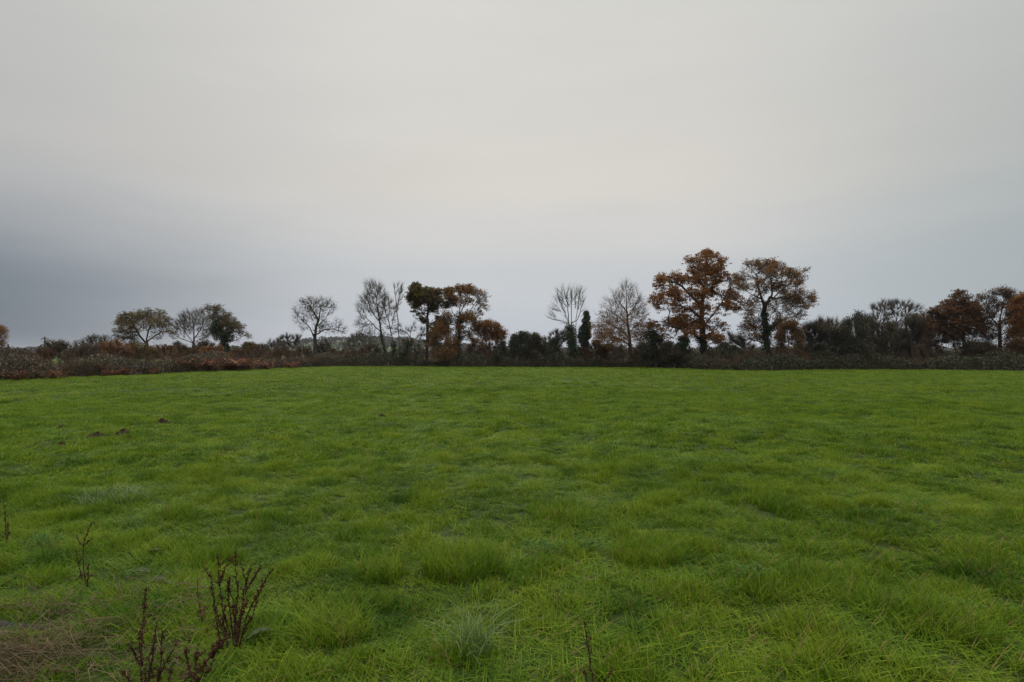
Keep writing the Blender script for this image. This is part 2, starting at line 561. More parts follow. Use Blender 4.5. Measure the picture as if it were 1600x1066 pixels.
wx, wy = x + .25 * (vnoise(x, y, .4, 31) - .5), y + .25 * (vnoise(x, y, .4, 32) - .5)
dx, dy, dd, rn = cells(wx, wy, .42, 51)
dx2, dy2, dd2, rn2 = cells(wx, wy, 1.05, 61)
dome = np.clip(1 - (dd / (.42 + .25 * rn)) ** 2, 0, 1)
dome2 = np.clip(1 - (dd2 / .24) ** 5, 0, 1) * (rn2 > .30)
hs = .38 + .10 * (np.hypot(x, y) > 9) + dome * (.28 + 1.0 * rn ** 1.4) + dome2 * (.15 + .6 * rn2)
hs *= .72 * (.75 + .5 * vnoise(x, y, 2.6, 27)) * RNG.uniform(.75, 1.2, len(x))
edge = np.clip(1 - (far_y(x) - y) / .9, 0, 1) + np.clip(1 - (x - left_x(y)) / .9, 0, 1) * (y > 20)
hs *= 1 + edge * 2.4 * vnoise(x, y, 1.3, 71)
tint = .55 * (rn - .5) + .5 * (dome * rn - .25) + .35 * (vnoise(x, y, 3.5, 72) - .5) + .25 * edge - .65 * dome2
lean_a = np.arctan2(dy, dx) + RNG.normal(0, .5, len(x))
tilt = (.15 + 1.0 * dd * (dome > 0)) * RNG.uniform(.4, 1.1, len(x)) * .45
comb = (vnoise(x, y, 1.6, 25) - .5) * 4 * np.pi
# a lean towards (cos a, sin a) is a turn about the level axis across it
tx_, ty_ = tilt * np.cos(lean_a) + .16 * np.cos(comb), tilt * np.sin(lean_a) + .16 * np.sin(comb)
rot = np.stack([-ty_, tx_, np.zeros(len(x))], 1)
scl = np.stack([RNG.uniform(.9, 1.25, len(x)), RNG.uniform(.9, 1.25, len(x)), hs], 1)
me = bpy.data.meshes.new('grass')
me.vertices.add(len(x))
me.vertices.foreach_set('co', np.stack([x, y, z], 1).astype(np.float32).ravel())
me.attributes.new('idx', 'INT', 'POINT').data.foreach_set('value', idx.astype(np.int32))
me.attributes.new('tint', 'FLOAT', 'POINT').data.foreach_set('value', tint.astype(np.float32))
me.attributes.new('rot', 'FLOAT_VECTOR', 'POINT').data.foreach_set('vector', rot.astype(np.float32).ravel())
me.attributes.new('scl', 'FLOAT_VECTOR', 'POINT').data.foreach_set('vector', scl.astype(np.float32).ravel())
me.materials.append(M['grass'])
gr = bpy.data.objects.new('grass', me)
COL.objects.link(gr)
tag(gr, 'short green pasture grass covering the whole field', 'grass', kind='stuff')
ng = bpy.data.node_groups.new('grass_scatter', 'GeometryNodeTree')
ng.interface.new_socket('Geometry', in_out='INPUT', socket_type='NodeSocketGeometry')
ng.interface.new_socket('Geometry', in_out='OUTPUT', socket_type='NodeSocketGeometry')
gi, go_ = ng.nodes.new('NodeGroupInput'), ng.nodes.new('NodeGroupOutput')
ci = ng.nodes.new('GeometryNodeCollectionInfo')
ci.inputs[0].default_value = tufts
ci.inputs['Separate Children'].default_value = True
ci.inputs['Reset Children'].default_value = True
ip = ng.nodes.new('GeometryNodeInstanceOnPoints')
ip.inputs['Pick Instance'].default_value = True


def attr(nm, ty):
    n = ng.nodes.new('GeometryNodeInputNamedAttribute')
    n.data_type = ty
    n.inputs[0].default_value = nm
    return n.outputs[0]


ng.links.new(gi.outputs[0], ip.inputs['Points'])
ng.links.new(ci.outputs[0], ip.inputs['Instance'])
ng.links.new(attr('idx', 'INT'), ip.inputs['Instance Index'])
e2r = ng.nodes.new('FunctionNodeEulerToRotation')
ng.links.new(attr('rot', 'FLOAT_VECTOR'), e2r.inputs[0])
ng.links.new(e2r.outputs[0], ip.inputs['Rotation'])
ng.links.new(attr('scl', 'FLOAT_VECTOR'), ip.inputs['Scale'])
ng.links.new(ip.outputs[0], go_.inputs[0])
gr.modifiers.new('scatter', 'NODES').node_group = ng

# ------------------------------------------------------------------ trees: branches grown towards points in the crown (space colonisation)


def grow(starts, ATT, D, dk, rng, iters=140, trop=0.08, wander=.36):
    P, PAR = [], []
    for line in starts:
        prev = -1
        if P:
            d = np.linalg.norm(np.array(P) - line[0], axis=1)
            prev = int(d.argmin()) if d.min() < 1.2 else -1
        for a_, b_ in zip(line[:-1], line[1:]):
            k = max(1, int(round(np.linalg.norm(b_ - a_) / D)))
            for s in range(k + 1):
                if s == 0 and prev >= 0:
                    continue
                q = a_ + (b_ - a_) * s / k
                if 0 < s < k:
                    q = q + rng.normal(0, .06, 3) * D
                P.append(q)
                PAR.append(prev)
                prev = len(P) - 1
    n = len(P)
    cap = n + 12000
    X = np.zeros((cap, 3))
    X[:n] = P
    par = np.full(cap, -1)
    par[:n] = PAR
    nch = np.zeros(cap, int)
    for q in PAR:
        if q >= 0:
            nch[q] += 1
    att = ATT.copy()
    d2 = ((att[:, None] - X[None, :n]) ** 2).sum(2)
    ni, nd = d2.argmin(1), d2.min(1)
    for it in range(iters):
        alive = nd > dk * dk
        att, ni, nd = att[alive], ni[alive], nd[alive]
        if len(att) == 0 or n > cap - 2500:
            break
        acc = np.zeros((n, 3))
        np.add.at(acc, ni, unit(att - X[ni]))
        src = np.unique(ni)
        src = src[nch[src] < 4]
        if len(src) == 0:
            break
        dirs = unit(unit(acc[src]) + rng.normal(0, wander, (len(src), 3)) + np.array([0, 0, trop]))
        new = X[src] + dirs * D
        k = len(new)
        X[n:n + k] = new
        par[n:n + k] = src
        nch[src] += 1
        for c0 in range(0, k, 400):
            dd = ((att[:, None] - new[None, c0:c0 + 400]) ** 2).sum(2)
            m_ = dd.min(1)
            u_ = m_ < nd
            ni[u_] = n + c0 + dd.argmin(1)[u_]
            nd[u_] = m_[u_]
        n += k
    return X[:n], par[:n]


def radii(X, par, r0, rb):
    n = len(X)
    kids = np.zeros(n, int)
    for q in par:
        if q >= 0:
            kids[q] += 1
    tips = max((kids == 0).sum(), 2)
    e = np.clip(math.log(tips) / math.log(max(rb / r0, 1.5)), 1.7, 3.4)
    s = np.where(kids == 0, r0 ** e, 0.0)
    for i in range(n - 1, -1, -1):
        if s[i] == 0:
            s[i] = r0 ** e
        if par[i] >= 0:
            s[par[i]] += s[i]
    return s ** (1 / e), kids


def in_lobes(lobes, n, Y, rng, depth=.85, shell=.45):
    """points in a union of ellipsoids given in photograph pixels at depth Y"""
    k = Y / F
    L = np.array(lobes, float)
    ext = (L[:, 0].max() - L[:, 0].min()) * k
    wgt = (L[:, 2] * L[:, 3]) ** .9
    cnt = rng.multinomial(n, wgt / wgt.sum())
    out_ = []
    for (cx, cy, rx, ry), c in zip(L, cnt):
        d = unit(rng.normal(size=(c, 3)))
        r = .93 * rng.uniform(shell ** 3, 1, c) ** (1 / 3)
        ctr = at(cx, cy, Y + rng.uniform(-.28, .28) * ext)
        out_.append(ctr + d * r[:, None] * np.array([rx * k, max(rx, ry) * k * depth, ry * k]))
    return np.concatenate(out_)


def twigs(base, bdir, n, lmin, lmax, r0, rng, up=.25, spread=.8, segs=2, heart=None):
    i = rng.integers(0, len(base), n)
    P0 = base[i]
    d0 = unit(bdir[i])
    if heart is not None:
        d0 = d0 * .6 + unit(P0 - heart) * .7
    d = unit(d0 + rng.normal(0, spread, (n, 3)) + np.array([0, 0, up]))
    L = rng.uniform(lmin, lmax, n)[:, None]
    A, B, ra, rb, tips = [], [], [], [], None
    for s in range(segs):
        P1 = P0 + d * L / segs
        A.append(P0)
        B.append(P1)
        ra.append(np.full(n, r0 * (1 - s / segs * .6)))
        rb.append(np.full(n, r0 * (1 - (s + 1) / segs * .6)))
        d = unit(d + rng.normal(0, .3, (n, 3)) + np.array([0, 0, up * .4]))
        P0 = P1
    return tubes(np.concatenate(A), np.concatenate(B), np.concatenate(ra), np.concatenate(rb), 3), P0


def tree(name, label, cat, Y, trunks, lobes, rb=.3, att=900, D=.42, dk=.6, r0=.016, bark='bark', ntw=0, tw=(.4, .9), twr=.009,
         leaves=0, leaf='oak_rust', lsize=.2, lspread=.3, lmask=None, gaps=.0, ivy=0, ivyrad=.28, ivytop=None, ivysize=.15, extra=None,
         group=None, up=.25, seed=0, trop=.08, depth=.85, twspread=.8, ground=True, twm=1.35):
    """trunks: pixel polylines, the first starting at the foot; lobes: pixel ellipses of the crown; extra: [(child, lobes, n, material, size)]"""
    rng = np.random.default_rng(seed + abs(int(trunks[0][0][0])) * 13 + len(lobes))
    lines = []
    for k, tr in enumerate(trunks):
        dy = 0.0
        ln = []
        for j, q in enumerate(tr):
            dy += rng.normal(0, .5) if (k and j) else (rng.normal(0, .12) if j else 0)
            ln.append(at(q[0], q[1], Y + (q[2] if len(q) > 2 else dy)))
        if ground and k == 0 or (len(tr[0]) > 3):
            ln[0][2] = min(ln[0][2], 0)
            ln[0] = np.array([ln[0][0], ln[0][1], height(ln[0][0], ln[0][1]) - .15])
        lines.append(ln)
    foot = lines[0][0].copy()
    foot[2] += .15
    X, par = grow(lines, in_lobes(lobes, att, Y, rng, depth, .45 if leaves > 2500 else .1), D, dk, rng, trop=trop)
    r, kids = radii(X, par, r0, rb)
    seg = par >= 0
    A, B, ra, rbb = X[par[seg]], X[seg], r[par[seg]], r[seg]
    child_r = rbb.copy()
    ra = np.minimum(ra, child_r * 1.35 + .004)
    parts = []
    big = child_r > .05
    B2 = B + unit(B - A) * (child_r * .35)[:, None]
    parts.append(tubes(A[big], B2[big], ra[big], rbb[big], 7))
    parts.append(tubes(A[~big], B2[~big], ra[~big], rbb[~big], 4))
    # root flare
    parts.append(tubes([foot + [0, 0, -.15]], [foot + [0, 0, .5]], [rb * 1.55], [rb * 1.02], 8))
    dirs = np.zeros_like(X)
    dirs[seg] = B - A
    thin = np.where((r < .035) & (par >= 0))[0]
    if len(thin) == 0:
        thin = np.arange(len(X))
    tips = X[thin]
    root = empty(name, foot, label, cat, group)
    if ntw:
        hh_ = np.array([X[thin, 0].mean(), X[thin, 1].mean(), X[thin, 2].min() * .55 + X[thin, 2].max() * .45 - .15 * np.ptp(X[thin, 2])])
        (tv, tf), tp = twigs(X[thin], dirs[thin], int(ntw * twm), tw[0], tw[1], twr * .85, rng, up, twspread * .75, 3, hh_)
        parts.append((tv, tf))
        tips = np.concatenate([tips, tp])
    Vv, Ff = joinm([q for q in parts if len(q[0])])
    o = mesh_obj('trunk', Vv - foot, Ff, M[bark], root, True)
    if leaves:
        c = tips
        leaves = int(leaves * 2.1)
        lsize *= .70
        if gaps:
            g3 = vnoise(c[:, 0] + c[:, 2] * .7, c[:, 1] - c[:, 2] * .9, 1.1, 5 + seed)
            c = c[g3 > gaps]
        if lmask is not None:
            py = HY - (c[:, 2] - EYE) / c[:, 1] * F
            px = CX + c[:, 0] / c[:, 1] * F
            c = c[rng.uniform(size=len(c)) < lmask(px, py)]
        pl = c[rng.integers(0, len(c), leaves)] + unit(rng.normal(size=(leaves, 3))) * rng.uniform(0, 1, (leaves, 1)) ** .6 * np.array([lspread, lspread, lspread * .6]) * 1.25
        pl[:, 2] = np.maximum(pl[:, 2], .08)
        lv, lf = leaf_quads(pl, lsize, rng=rng)
        mesh_obj('crown', lv - foot, lf, M[leaf], root)
    if ivy:
        py = HY - (X[:, 2] - EYE) / X[:, 1] * F
        cand = (r > .07) & (py > (ivytop if ivytop else 0))
        c = X[cand] if cand.any() else X[:5]
        k = rng.integers(0, len(c), ivy)
        tz = rng.uniform(0, 1, ivy)[:, None]
        pk = np.maximum(par, 0)[np.where(cand)[0] if cand.any() else np.arange(5)][k]
        base_ = c[k] * tz + X[pk] * (1 - tz)
        d = unit(rng.normal(size=(ivy, 3)) * np.array([1, 1, .5]))
        pl = base_ + d * (ivyrad * rng.uniform(.3, 1.15, ivy) * (.7 + .8 * vnoise(base_[:, 2] * 2.0, base_[:, 0] * 2, .9, 3)))[:, None]
        lv, lf = leaf_quads(pl, ivysize, rng=rng)
        mesh_obj('ivy', lv - foot, lf, M['ivy'], root)
    for cn, lb, nn, mt, sz in (extra or ()):
        pl = in_lobes(lb, nn, Y, rng, .9, .35)
        g3 = vnoise(pl[:, 0] + pl[:, 2] * .6, pl[:, 1] - pl[:, 2] * .8, .7, 9)
        pl = pl[g3 > .3]
        pl[:, 2] = np.maximum(pl[:, 2], .05)
        lv, lf = leaf_quads(pl, sz, rng=rng)
        mesh_obj(cn, lv - foot, lf, M[mt], root)
    return root


# --- trees beyond the left hedge
tree('oak_tree', 'broad flat-topped oak with thin olive brown leaves above the left hedge', 'tree', 98,
     [[(230, 562), (230, 543), (229, 530), (232, 516), (240, 503)], [(230, 538), (220, 527), (212, 514), (205, 504)], [(229, 540), (212, 541), (207, 531), (200, 520)], [(231, 533), (243, 524), (256, 518), (266, 520)]],
     [(203, 501, 18, 11), (190, 506, 11, 8), (222, 497, 18, 9), (238, 495, 22, 9), (252, 504, 13, 8), (240, 510, 16, 8), (215, 512, 14, 8), (195, 519, 14, 6), (264, 520, 9, 3.5), (198, 529, 16, 4), (213, 537, 10, 5), (245, 528, 10, 4)],
     rb=.26, att=1300, D=.45, dk=.55, ntw=2600, leaves=7600, leaf='oak_olive2', lsize=.24, lspread=.26, gaps=.30)
tree('bare_tree', 'rounded bare tree with fine twigs between the olive oak and the ivied tree', 'tree', 93,
     [[(302, 564), (302, 545), (303, 530), (303, 512), (301, 497)], [(302, 536), (293, 524), (285, 512)], [(302, 536), (284, 530), (275, 525)], [(303, 530), (313, 516), (318, 503)], [(303, 534), (318, 528), (325, 523)]],
     [(300, 505, 22, 17), (283, 513, 14, 13), (277, 524, 9, 9), (318, 508, 10, 14), (318, 524, 11, 9), (300, 495, 14, 8)],
     rb=.24, att=1700, D=.42, dk=.48, r0=.011, bark='greytwig', ntw=4600, tw=(.6, 1.3), twr=.007, twspread=.35)
tree('ivied_tree', 'yellowing tree smothered in dark ivy rising from the left hedge', 'tree', 86,
     [[(354, 566), (353, 550), (350, 535), (347, 518), (341, 498), (339, 485)], [(350, 532), (360, 521), (368, 508)], [(348, 520), (334, 505), (325, 490)], [(351, 538), (368, 532), (382, 524)], [(349, 530), (347, 512), (349, 492)]],
     [(324, 487, 11, 8), (333, 496, 10, 10), (340, 487, 9, 8), (345, 500, 16, 14), (362, 510, 13, 12), (372, 516, 8, 8), (383, 525, 8, 5), (340, 515, 12, 12), (372, 529, 9, 6)],
     rb=.3, att=1000, ntw=2600, bark='greybark', leaves=4600, leaf='yellow', lsize=.2, lspread=.28, gaps=.3,
     ivy=2400, ivyrad=.55, ivytop=505, extra=[('ivy', [(338, 513, 10, 14), (346, 503, 11, 10), (346, 525, 15, 12), (362, 512, 9, 10), (358, 527, 9, 9), (350, 542, 9, 10), (357, 556, 7, 9)], 7000, 'ivy', .2)])
tree('rust_bush', 'small rounded rusty bush right beside the ivied tree', 'bush', 88,
     [[(392, 566), (392, 550), (391, 543)]], [(389, 545, 9, 9), (395, 552, 9, 9), (390, 556, 9, 8)], rb=.08, att=260, ntw=900, leaves=3600, leaf='oak_olive2', lsize=.2)
tree('bare_tree', 'low spreading bare tree between the rusty bush and the open ash', 'tree', 92,
     [[(456, 568), (456, 552), (455, 541), (449, 530)], [(456, 548), (462, 538), (463, 529)], [(456, 550), (446, 541), (437, 533)]],
     [(452, 530, 14, 7), (463, 531, 8, 8), (441, 535, 10, 7), (452, 542, 14, 8)], rb=.17, att=650, bark='greytwig', ntw=3400, tw=(.4, .9), twspread=.5)
tree('bare_shrub', 'thin bare shrub of upright twigs left of the low spreading tree', 'shrub', 94,
     [[(426, 568), (426, 552), (424, 540)], [(426, 558), (432, 546), (434, 536)], [(426, 560), (417, 548)]],
     [(424, 540, 9, 9), (434, 541, 7, 9), (417, 549, 8, 8), (428, 552, 12, 7)], rb=.09, att=420, bark='browntwig', ntw=2200, tw=(.5, 1.0), twspread=.4)
tree('ash_tree', 'open round-headed bare ash leaning over the corner of the left hedge', 'tree', 82,
     [[(492, 566), (492, 545), (492, 528), (494, 510), (499, 495), (501, 478)], [(492, 527), (484, 512), (475, 503), (467, 493)], [(493, 524), (505, 516), (520, 514), (534, 519)], [(494, 510), (507, 500), (515, 488)], [(497, 500), (489, 486), (482, 474)], [(492, 540), (512, 536), (518, 549)]],
     [(497, 476, 22, 12), (480, 480, 16, 13), (514, 484, 14, 13), (468, 497, 11, 13), (490, 494, 20, 14), (521, 513, 18, 9), (533, 519, 8, 8), (500, 512, 14, 10), (463, 487, 6, 9), (478, 512, 10, 7)],
     rb=.25, att=1200, D=.45, dk=.58, ntw=2600, tw=(.4, .9), twr=.009, leaves=1100, leaf='scrub', lsize=.16, lspread=.2, gaps=.35, twspread=.6, up=.1)
tree('ivied_stump', 'short ivy-clad leaning stem right of the open ash', 'tree', 84,
     [[(517, 566), (517, 552), (515, 543), (510, 535)]], [(512, 537, 6, 5), (516, 543, 5, 5)], rb=.14, att=90, ntw=350, ivy=900, ivyrad=.32, bark='bark')
# --- corner group, tall bare trees
tree('tall_bare_tree', 'tallest bare tree in the field corner leaning left, its trunk mossy', 'tree', 79,
     [[(606, 569), (602, 550), (597, 530), (594, 506), (590, 480), (586, 455)], [(596, 520), (583, 507), (572, 497), (563, 490)], [(599, 545), (585, 533), (575, 527), (566, 521)], [(593, 503), (580, 486), (574, 470)], [(594, 500), (600, 480), (601, 466)], [(590, 480), (594, 462), (592, 447)]],
     [(584, 452, 15, 12), (578, 468, 16, 13), (594, 467, 11, 16), (571, 485, 13, 14), (588, 485, 16, 14), (568, 503, 12, 12), (577, 510, 12, 8), (572, 520, 14, 7), (598, 488, 7, 12)],
     rb=.3, att=2000, D=.42, dk=.5, r0=.011, bark='mossbark', ntw=3600, tw=(.6, 1.3), twr=.007, twspread=.4, ivy=1300, ivyrad=.38, ivytop=520)
tree('tall_bare_tree', 'bare upright tree with an ivied foot just right of the mossy leaning tree', 'tree', 78,
     [[(618, 569), (616, 550), (613, 528), (609, 510), (603, 492), (598, 476)], [(611, 518), (614, 500), (617, 484)], [(610, 512), (600, 505), (594, 494)], [(607, 505), (609, 488), (607, 470)], [(613, 526), (603, 520), (597, 512)]],
     [(601, 480, 8, 12), (608, 474, 6, 12), (614, 488, 6, 12), (598, 497, 9, 10), (611, 502, 8, 10)], rb=.22, att=520, D=.5, dk=.6, r0=.012, bark='mossbark', ntw=800, tw=(.6, 1.2), twspread=.4, ivy=1700, ivyrad=.34, ivytop=528)
tree('slender_bare_tree', 'slender twin-topped bare sapling standing tall right of the bare pair', 'tree', 81,
     [[(626, 569), (625, 550), (623, 530), (622, 505), (620, 482), (618, 463), (616, 451)], [(621, 490), (623, 472), (627, 454)]],
     [(617, 458, 4, 10), (627, 458, 4, 9), (621, 475, 6, 8), (620, 500, 5, 9)], rb=.13, att=150, D=.5, dk=.6, bark='greybark', ntw=420, tw=(.5, 1.2), twspread=.35, up=.5)
tree('arched_tree', 'bare tree arching sharply left in a bow over the corner hedge', 'tree', 77,
     [[(653, 569), (651, 550), (645, 533), (637, 522), (626, 515), (614, 514)], [(645, 532), (655, 525), (667, 523)], [(640, 525), (643, 515), (646, 508)], [(626, 516), (620, 519), (612, 524)], [(650, 545), (655, 530), (662, 516)]],
     [(644, 514, 10, 6), (656, 517, 9, 8), (625, 511, 10, 5), (612, 516, 5, 5), (661, 522, 8, 4), (632, 522, 9, 5)], rb=.19, att=240, D=.5, dk=.7, bark='mossbark', ntw=1000, tw=(.4, .9), ivy=700, ivyrad=.25, ivytop=530)
tree('ivied_stump', 'narrow dark ivy-covered stump below the bow of the arched tree', 'bush', 76,
     [[(635, 569), (635, 555), (636, 543)]], [(635, 548, 6, 8), (634, 558, 8, 8)], rb=.12, att=80, ntw=200, leaves=2600, leaf='ivy', lsize=.16, lspread=.25)
# --- middle oaks
tree('oak_tree', 'tall olive brown oak with a dense stepped crown in the middle of the hedge', 'tree', 78,
     [[(666, 569), (667, 545), (668, 520), (668, 500), (669, 480), (668, 465)], [(668, 512), (680, 502), (692, 490), (700, 478)], [(668, 498), (660, 488), (652, 478)], [(669, 485), (678, 470), (684, 460)], [(668, 508), (658, 503)], [(668, 475), (658, 465), (651, 455)]],
     [(651, 453, 9, 6), (656, 463, 18, 10), (650, 474, 13, 9), (672, 461, 18, 9), (690, 465, 18, 11), (664, 474, 16, 8), (678, 476, 16, 9), (696, 477, 13, 9), (655, 488, 14, 6), (676, 488, 10, 6), (660, 502, 10, 4.5), (684, 505, 11, 10), (688, 516, 13, 10), (674, 530, 8, 7)],
     rb=.36, att=1700, ntw=2200, leaves=17000, leaf='oak_olive', lsize=.235, lspread=.26, gaps=.36)
tree('oak_tree', 'airy orange brown oak with an ivied trunk and thin leaves on its right top', 'tree', 76,
     [[(716, 569), (716, 545), (717, 520), (718, 500), (718, 484), (721, 470)], [(717, 505), (730, 494), (737, 482), (745, 470), (752, 462)], [(718, 500), (707, 488), (702, 474)], [(718, 490), (727, 475), (734, 462)], [(717, 530), (732, 522), (738, 508)]],
     [(706, 458, 10, 6), (722, 456, 14, 6), (738, 458, 14, 7), (752, 466, 10, 8), (757, 479, 6, 7), (706, 474, 11, 7), (725, 474, 13, 7), (742, 485, 10, 8), (738, 503, 15, 8), (726, 517, 12, 9), (738, 525, 10, 11), (704, 500, 10, 12), (746, 495, 6, 5)],
     rb=.33, att=1500, ntw=2600, leaves=7000, leaf='orange', lsize=.21, lspread=.24, gaps=.42, lmask=lambda px, py: np.where((px > 740) & (py < 482), .28, 1.),
     ivy=5200, ivyrad=.52, ivytop=478)
tree('orange_tree', 'bushy orange brown tree filling the space below the two middle oaks', 'tree', 74.5,
     [[(697, 569), (697, 552), (695, 535), (698, 515)], [(697, 553), (687, 540), (682, 530)], [(697, 556), (708, 545)]],
     [(697, 503, 12, 13), (692, 521, 16, 13), (686, 537, 16, 12), (700, 540, 17, 13), (694, 552, 20, 9)], rb=.14, att=1000, ntw=3800, leaves=5200, leaf='orange', lsize=.19, lspread=.26, bark='browntwig', gaps=.36)
tree('rust_tree', 'low domed red brown tree right of the orange brown oak', 'tree', 76,
     [[(766, 569), (766, 550), (764, 533), (765, 520)], [(766, 553), (756, 538), (752, 526)], [(766, 553), (777, 540), (780, 528)]],
     [(765, 513, 16, 7), (752, 522, 9, 9), (779, 523, 10, 9), (765, 526, 15, 9), (764, 541, 19, 9), (765, 553, 17, 9)], rb=.15, att=1100, ntw=4200, tw=(.5, 1.), leaves=5200, leaf='oak_rust', lsize=.19, lspread=.28, bark='browntwig',
     lmask=lambda px, py: np.where(py < 532, 1., .12))
tree('dark_bush', 'small dark bush tucked at the right foot of the low red brown tree', 'bush', 73.5, [[(785, 570), (785, 558), (784, 549)]], [(784, 548, 8, 9), (783, 559, 10, 8)], rb=.08, att=220, ntw=700, leaves=4000, leaf='dark', lsize=.17)
tree('dark_bush', 'dark rounded evergreen bush beside the gap showing a pale field', 'bush', 73.5, [[(813, 571), (813, 555), (815, 538)], [(813, 560), (805, 546)], [(813, 560), (821, 546)]],
     [(817, 528, 9, 7), (811, 537, 12, 10), (822, 540, 9, 11), (808, 552, 12, 11), (820, 556, 12, 9)], rb=.13, att=600, ntw=2200, leaves=9500, leaf='dark', lsize=.19, gaps=.15)
tree('brown_bush', 'brown-topped bush leaning against the dark rounded evergreen', 'bush', 73, [[(842, 571), (841, 556), (839, 541)], [(842, 560), (848, 550)]],
     [(836, 532, 8, 7), (840, 544, 12, 11), (846, 556, 13, 10), (833, 556, 9, 9)], rb=.11, att=450, ntw=1800, leaves=6200, leaf='scrub', lsize=.18, gaps=.18)
tree('dark_bush', 'narrow dark bush left of the ivy-trunked bare tree', 'bush', 73, [[(866, 571), (866, 556), (868, 542)], [(866, 560), (861, 550)]],
     [(870, 535, 6, 8), (865, 545, 9, 9), (865, 557, 11, 9)], rb=.1, att=340, ntw=1500, leaves=6000, leaf='dark', lsize=.18, gaps=.15)
tree('bare_shrub', 'pale bare shrub showing its twigs above the narrow dark bush', 'shrub', 79, [[(872, 569), (872, 548), (872, 532)], [(872, 545), (880, 533)], [(872, 548), (860, 537)]],
     [(872, 525, 13, 7), (882, 530, 9, 8), (858, 533, 9, 7), (850, 538, 8, 8)], rb=.12, att=600, bark='greybark', ntw=3000, tw=(.4, .9), twspread=.5)
tree('bare_tree', 'bare tree with a fan of stems above a thick ivy-clad trunk', 'tree', 73,
     [[(896, 571), (895, 550), (892, 525), (889, 505), (888, 490), (886, 472), (881, 455)], [(890, 508), (880, 502), (870, 500), (861, 498)], [(891, 512), (884, 492), (876, 475), (872, 462)], [(893, 525), (893, 500), (893, 480), (892, 460)], [(896, 545), (900, 520), (900, 498), (903, 478), (907, 456)], [(900, 505), (906, 490), (911, 472)]],
     [(880, 462, 8, 8), (892, 461, 7, 8), (905, 460, 7, 8), (872, 473, 8, 9), (886, 477, 8, 9), (899, 475, 7, 9), (908, 474, 5, 9), (862, 494, 8, 6), (870, 487, 9, 8), (906, 492, 5, 8)],
     rb=.34, att=620, D=.42, dk=.55, r0=.013, bark='mossbark', ntw=1000, tw=(.6, 1.4), twr=.008, twspread=.25, up=.5, ivy=8500, ivyrad=.62, ivytop=503)
tree('ivy_column', 'dark column of ivy standing like a chess piece beside the bare fan tree', 'tree', 74,
     [[(912, 571), (912, 550), (913, 525), (915, 505), (916, 492)]], [(916, 491, 5, 4), (915, 503, 6, 6), (915, 515, 9, 7), (912, 528, 9, 7)], rb=.2, att=260, ntw=500, tw=(.5, 1.), bark='bark',
     extra=[('ivy', [(916, 490, 5.5, 5), (917, 497, 6.5, 6), (914, 502, 7, 5), (917, 506, 7.5, 6), (916, 511, 9.5, 7), (919, 514, 8, 7), (912, 517, 10, 8), (910, 526, 9.5, 8), (917, 524, 8, 9), (911, 534, 9.5, 7), (915, 538, 7, 8), (910, 543, 8, 9), (914, 551, 9, 9), (910, 559, 10, 10)], 19000, 'ivy', .14)])
tree('brown_bush', 'low reddish brown bush between the ivy column and the half-bare beech', 'bush', 72.5, [[(932, 571), (931, 556), (930, 546)], [(932, 560), (939, 550)]],
     [(931, 544, 10, 7), (936, 553, 13, 9), (924, 556, 9, 9)], rb=.09, att=420, ntw=2200, leaves=4200, leaf='redoak', lsize=.17, gaps=.2)
tree('beech_tree', 'half-bare beech with orange leaves low down and bare twigs at its top', 'tree', 71,
     [[(986, 571), (985, 550), (984, 528), (981, 505), (979, 482), (979, 460), (978, 446)], [(984, 530), (972, 518), (958, 508), (944, 503)], [(983, 520), (996, 506), (1006, 497)], [(981, 508), (968, 496), (955, 487), (942, 480)], [(980, 495), (992, 480), (998, 464)], [(980, 488), (970, 475), (963, 466)], [(985, 540), (970, 530), (952, 526), (940, 520)]],
     [(979, 450, 11, 8), (968, 462, 12, 9), (990, 461, 12, 10), (980, 474, 24, 11), (958, 477, 13, 8), (1001, 478, 10, 11), (976, 491, 34, 11), (948, 496, 13, 7), (970, 507, 38, 10), (948, 513, 18, 8), (965, 521, 34, 8), (945, 526, 14, 5), (995, 512, 15, 12), (960, 533, 22, 6), (1000, 530, 9, 7)],
     rb=.3, att=2600, D=.4, dk=.5, r0=.011, bark='browntwig', ntw=4600, tw=(.6, 1.3), twr=.0065, twspread=.35, leaves=7200, leaf='orange', lsize=.17, lspread=.22,
     lmask=lambda px, py: np.clip((py - 478) / 45, 0.0, 1.0) ** 1.3, ivy=700, ivyrad=.3, ivytop=535)
tree('dark_bush', 'dark leafy bush below the low left limb of the great rust oak', 'bush', 69, [[(1018, 571), (1018, 552), (1020, 538)], [(1018, 556), (1028, 545)]],
     [(1016, 528, 9, 8), (1024, 536, 13, 11), (1016, 552, 13, 12), (1032, 556, 12, 10)], rb=.12, att=600, ntw=1900, leaves=7500, leaf='dark', lsize=.19, gaps=.18)
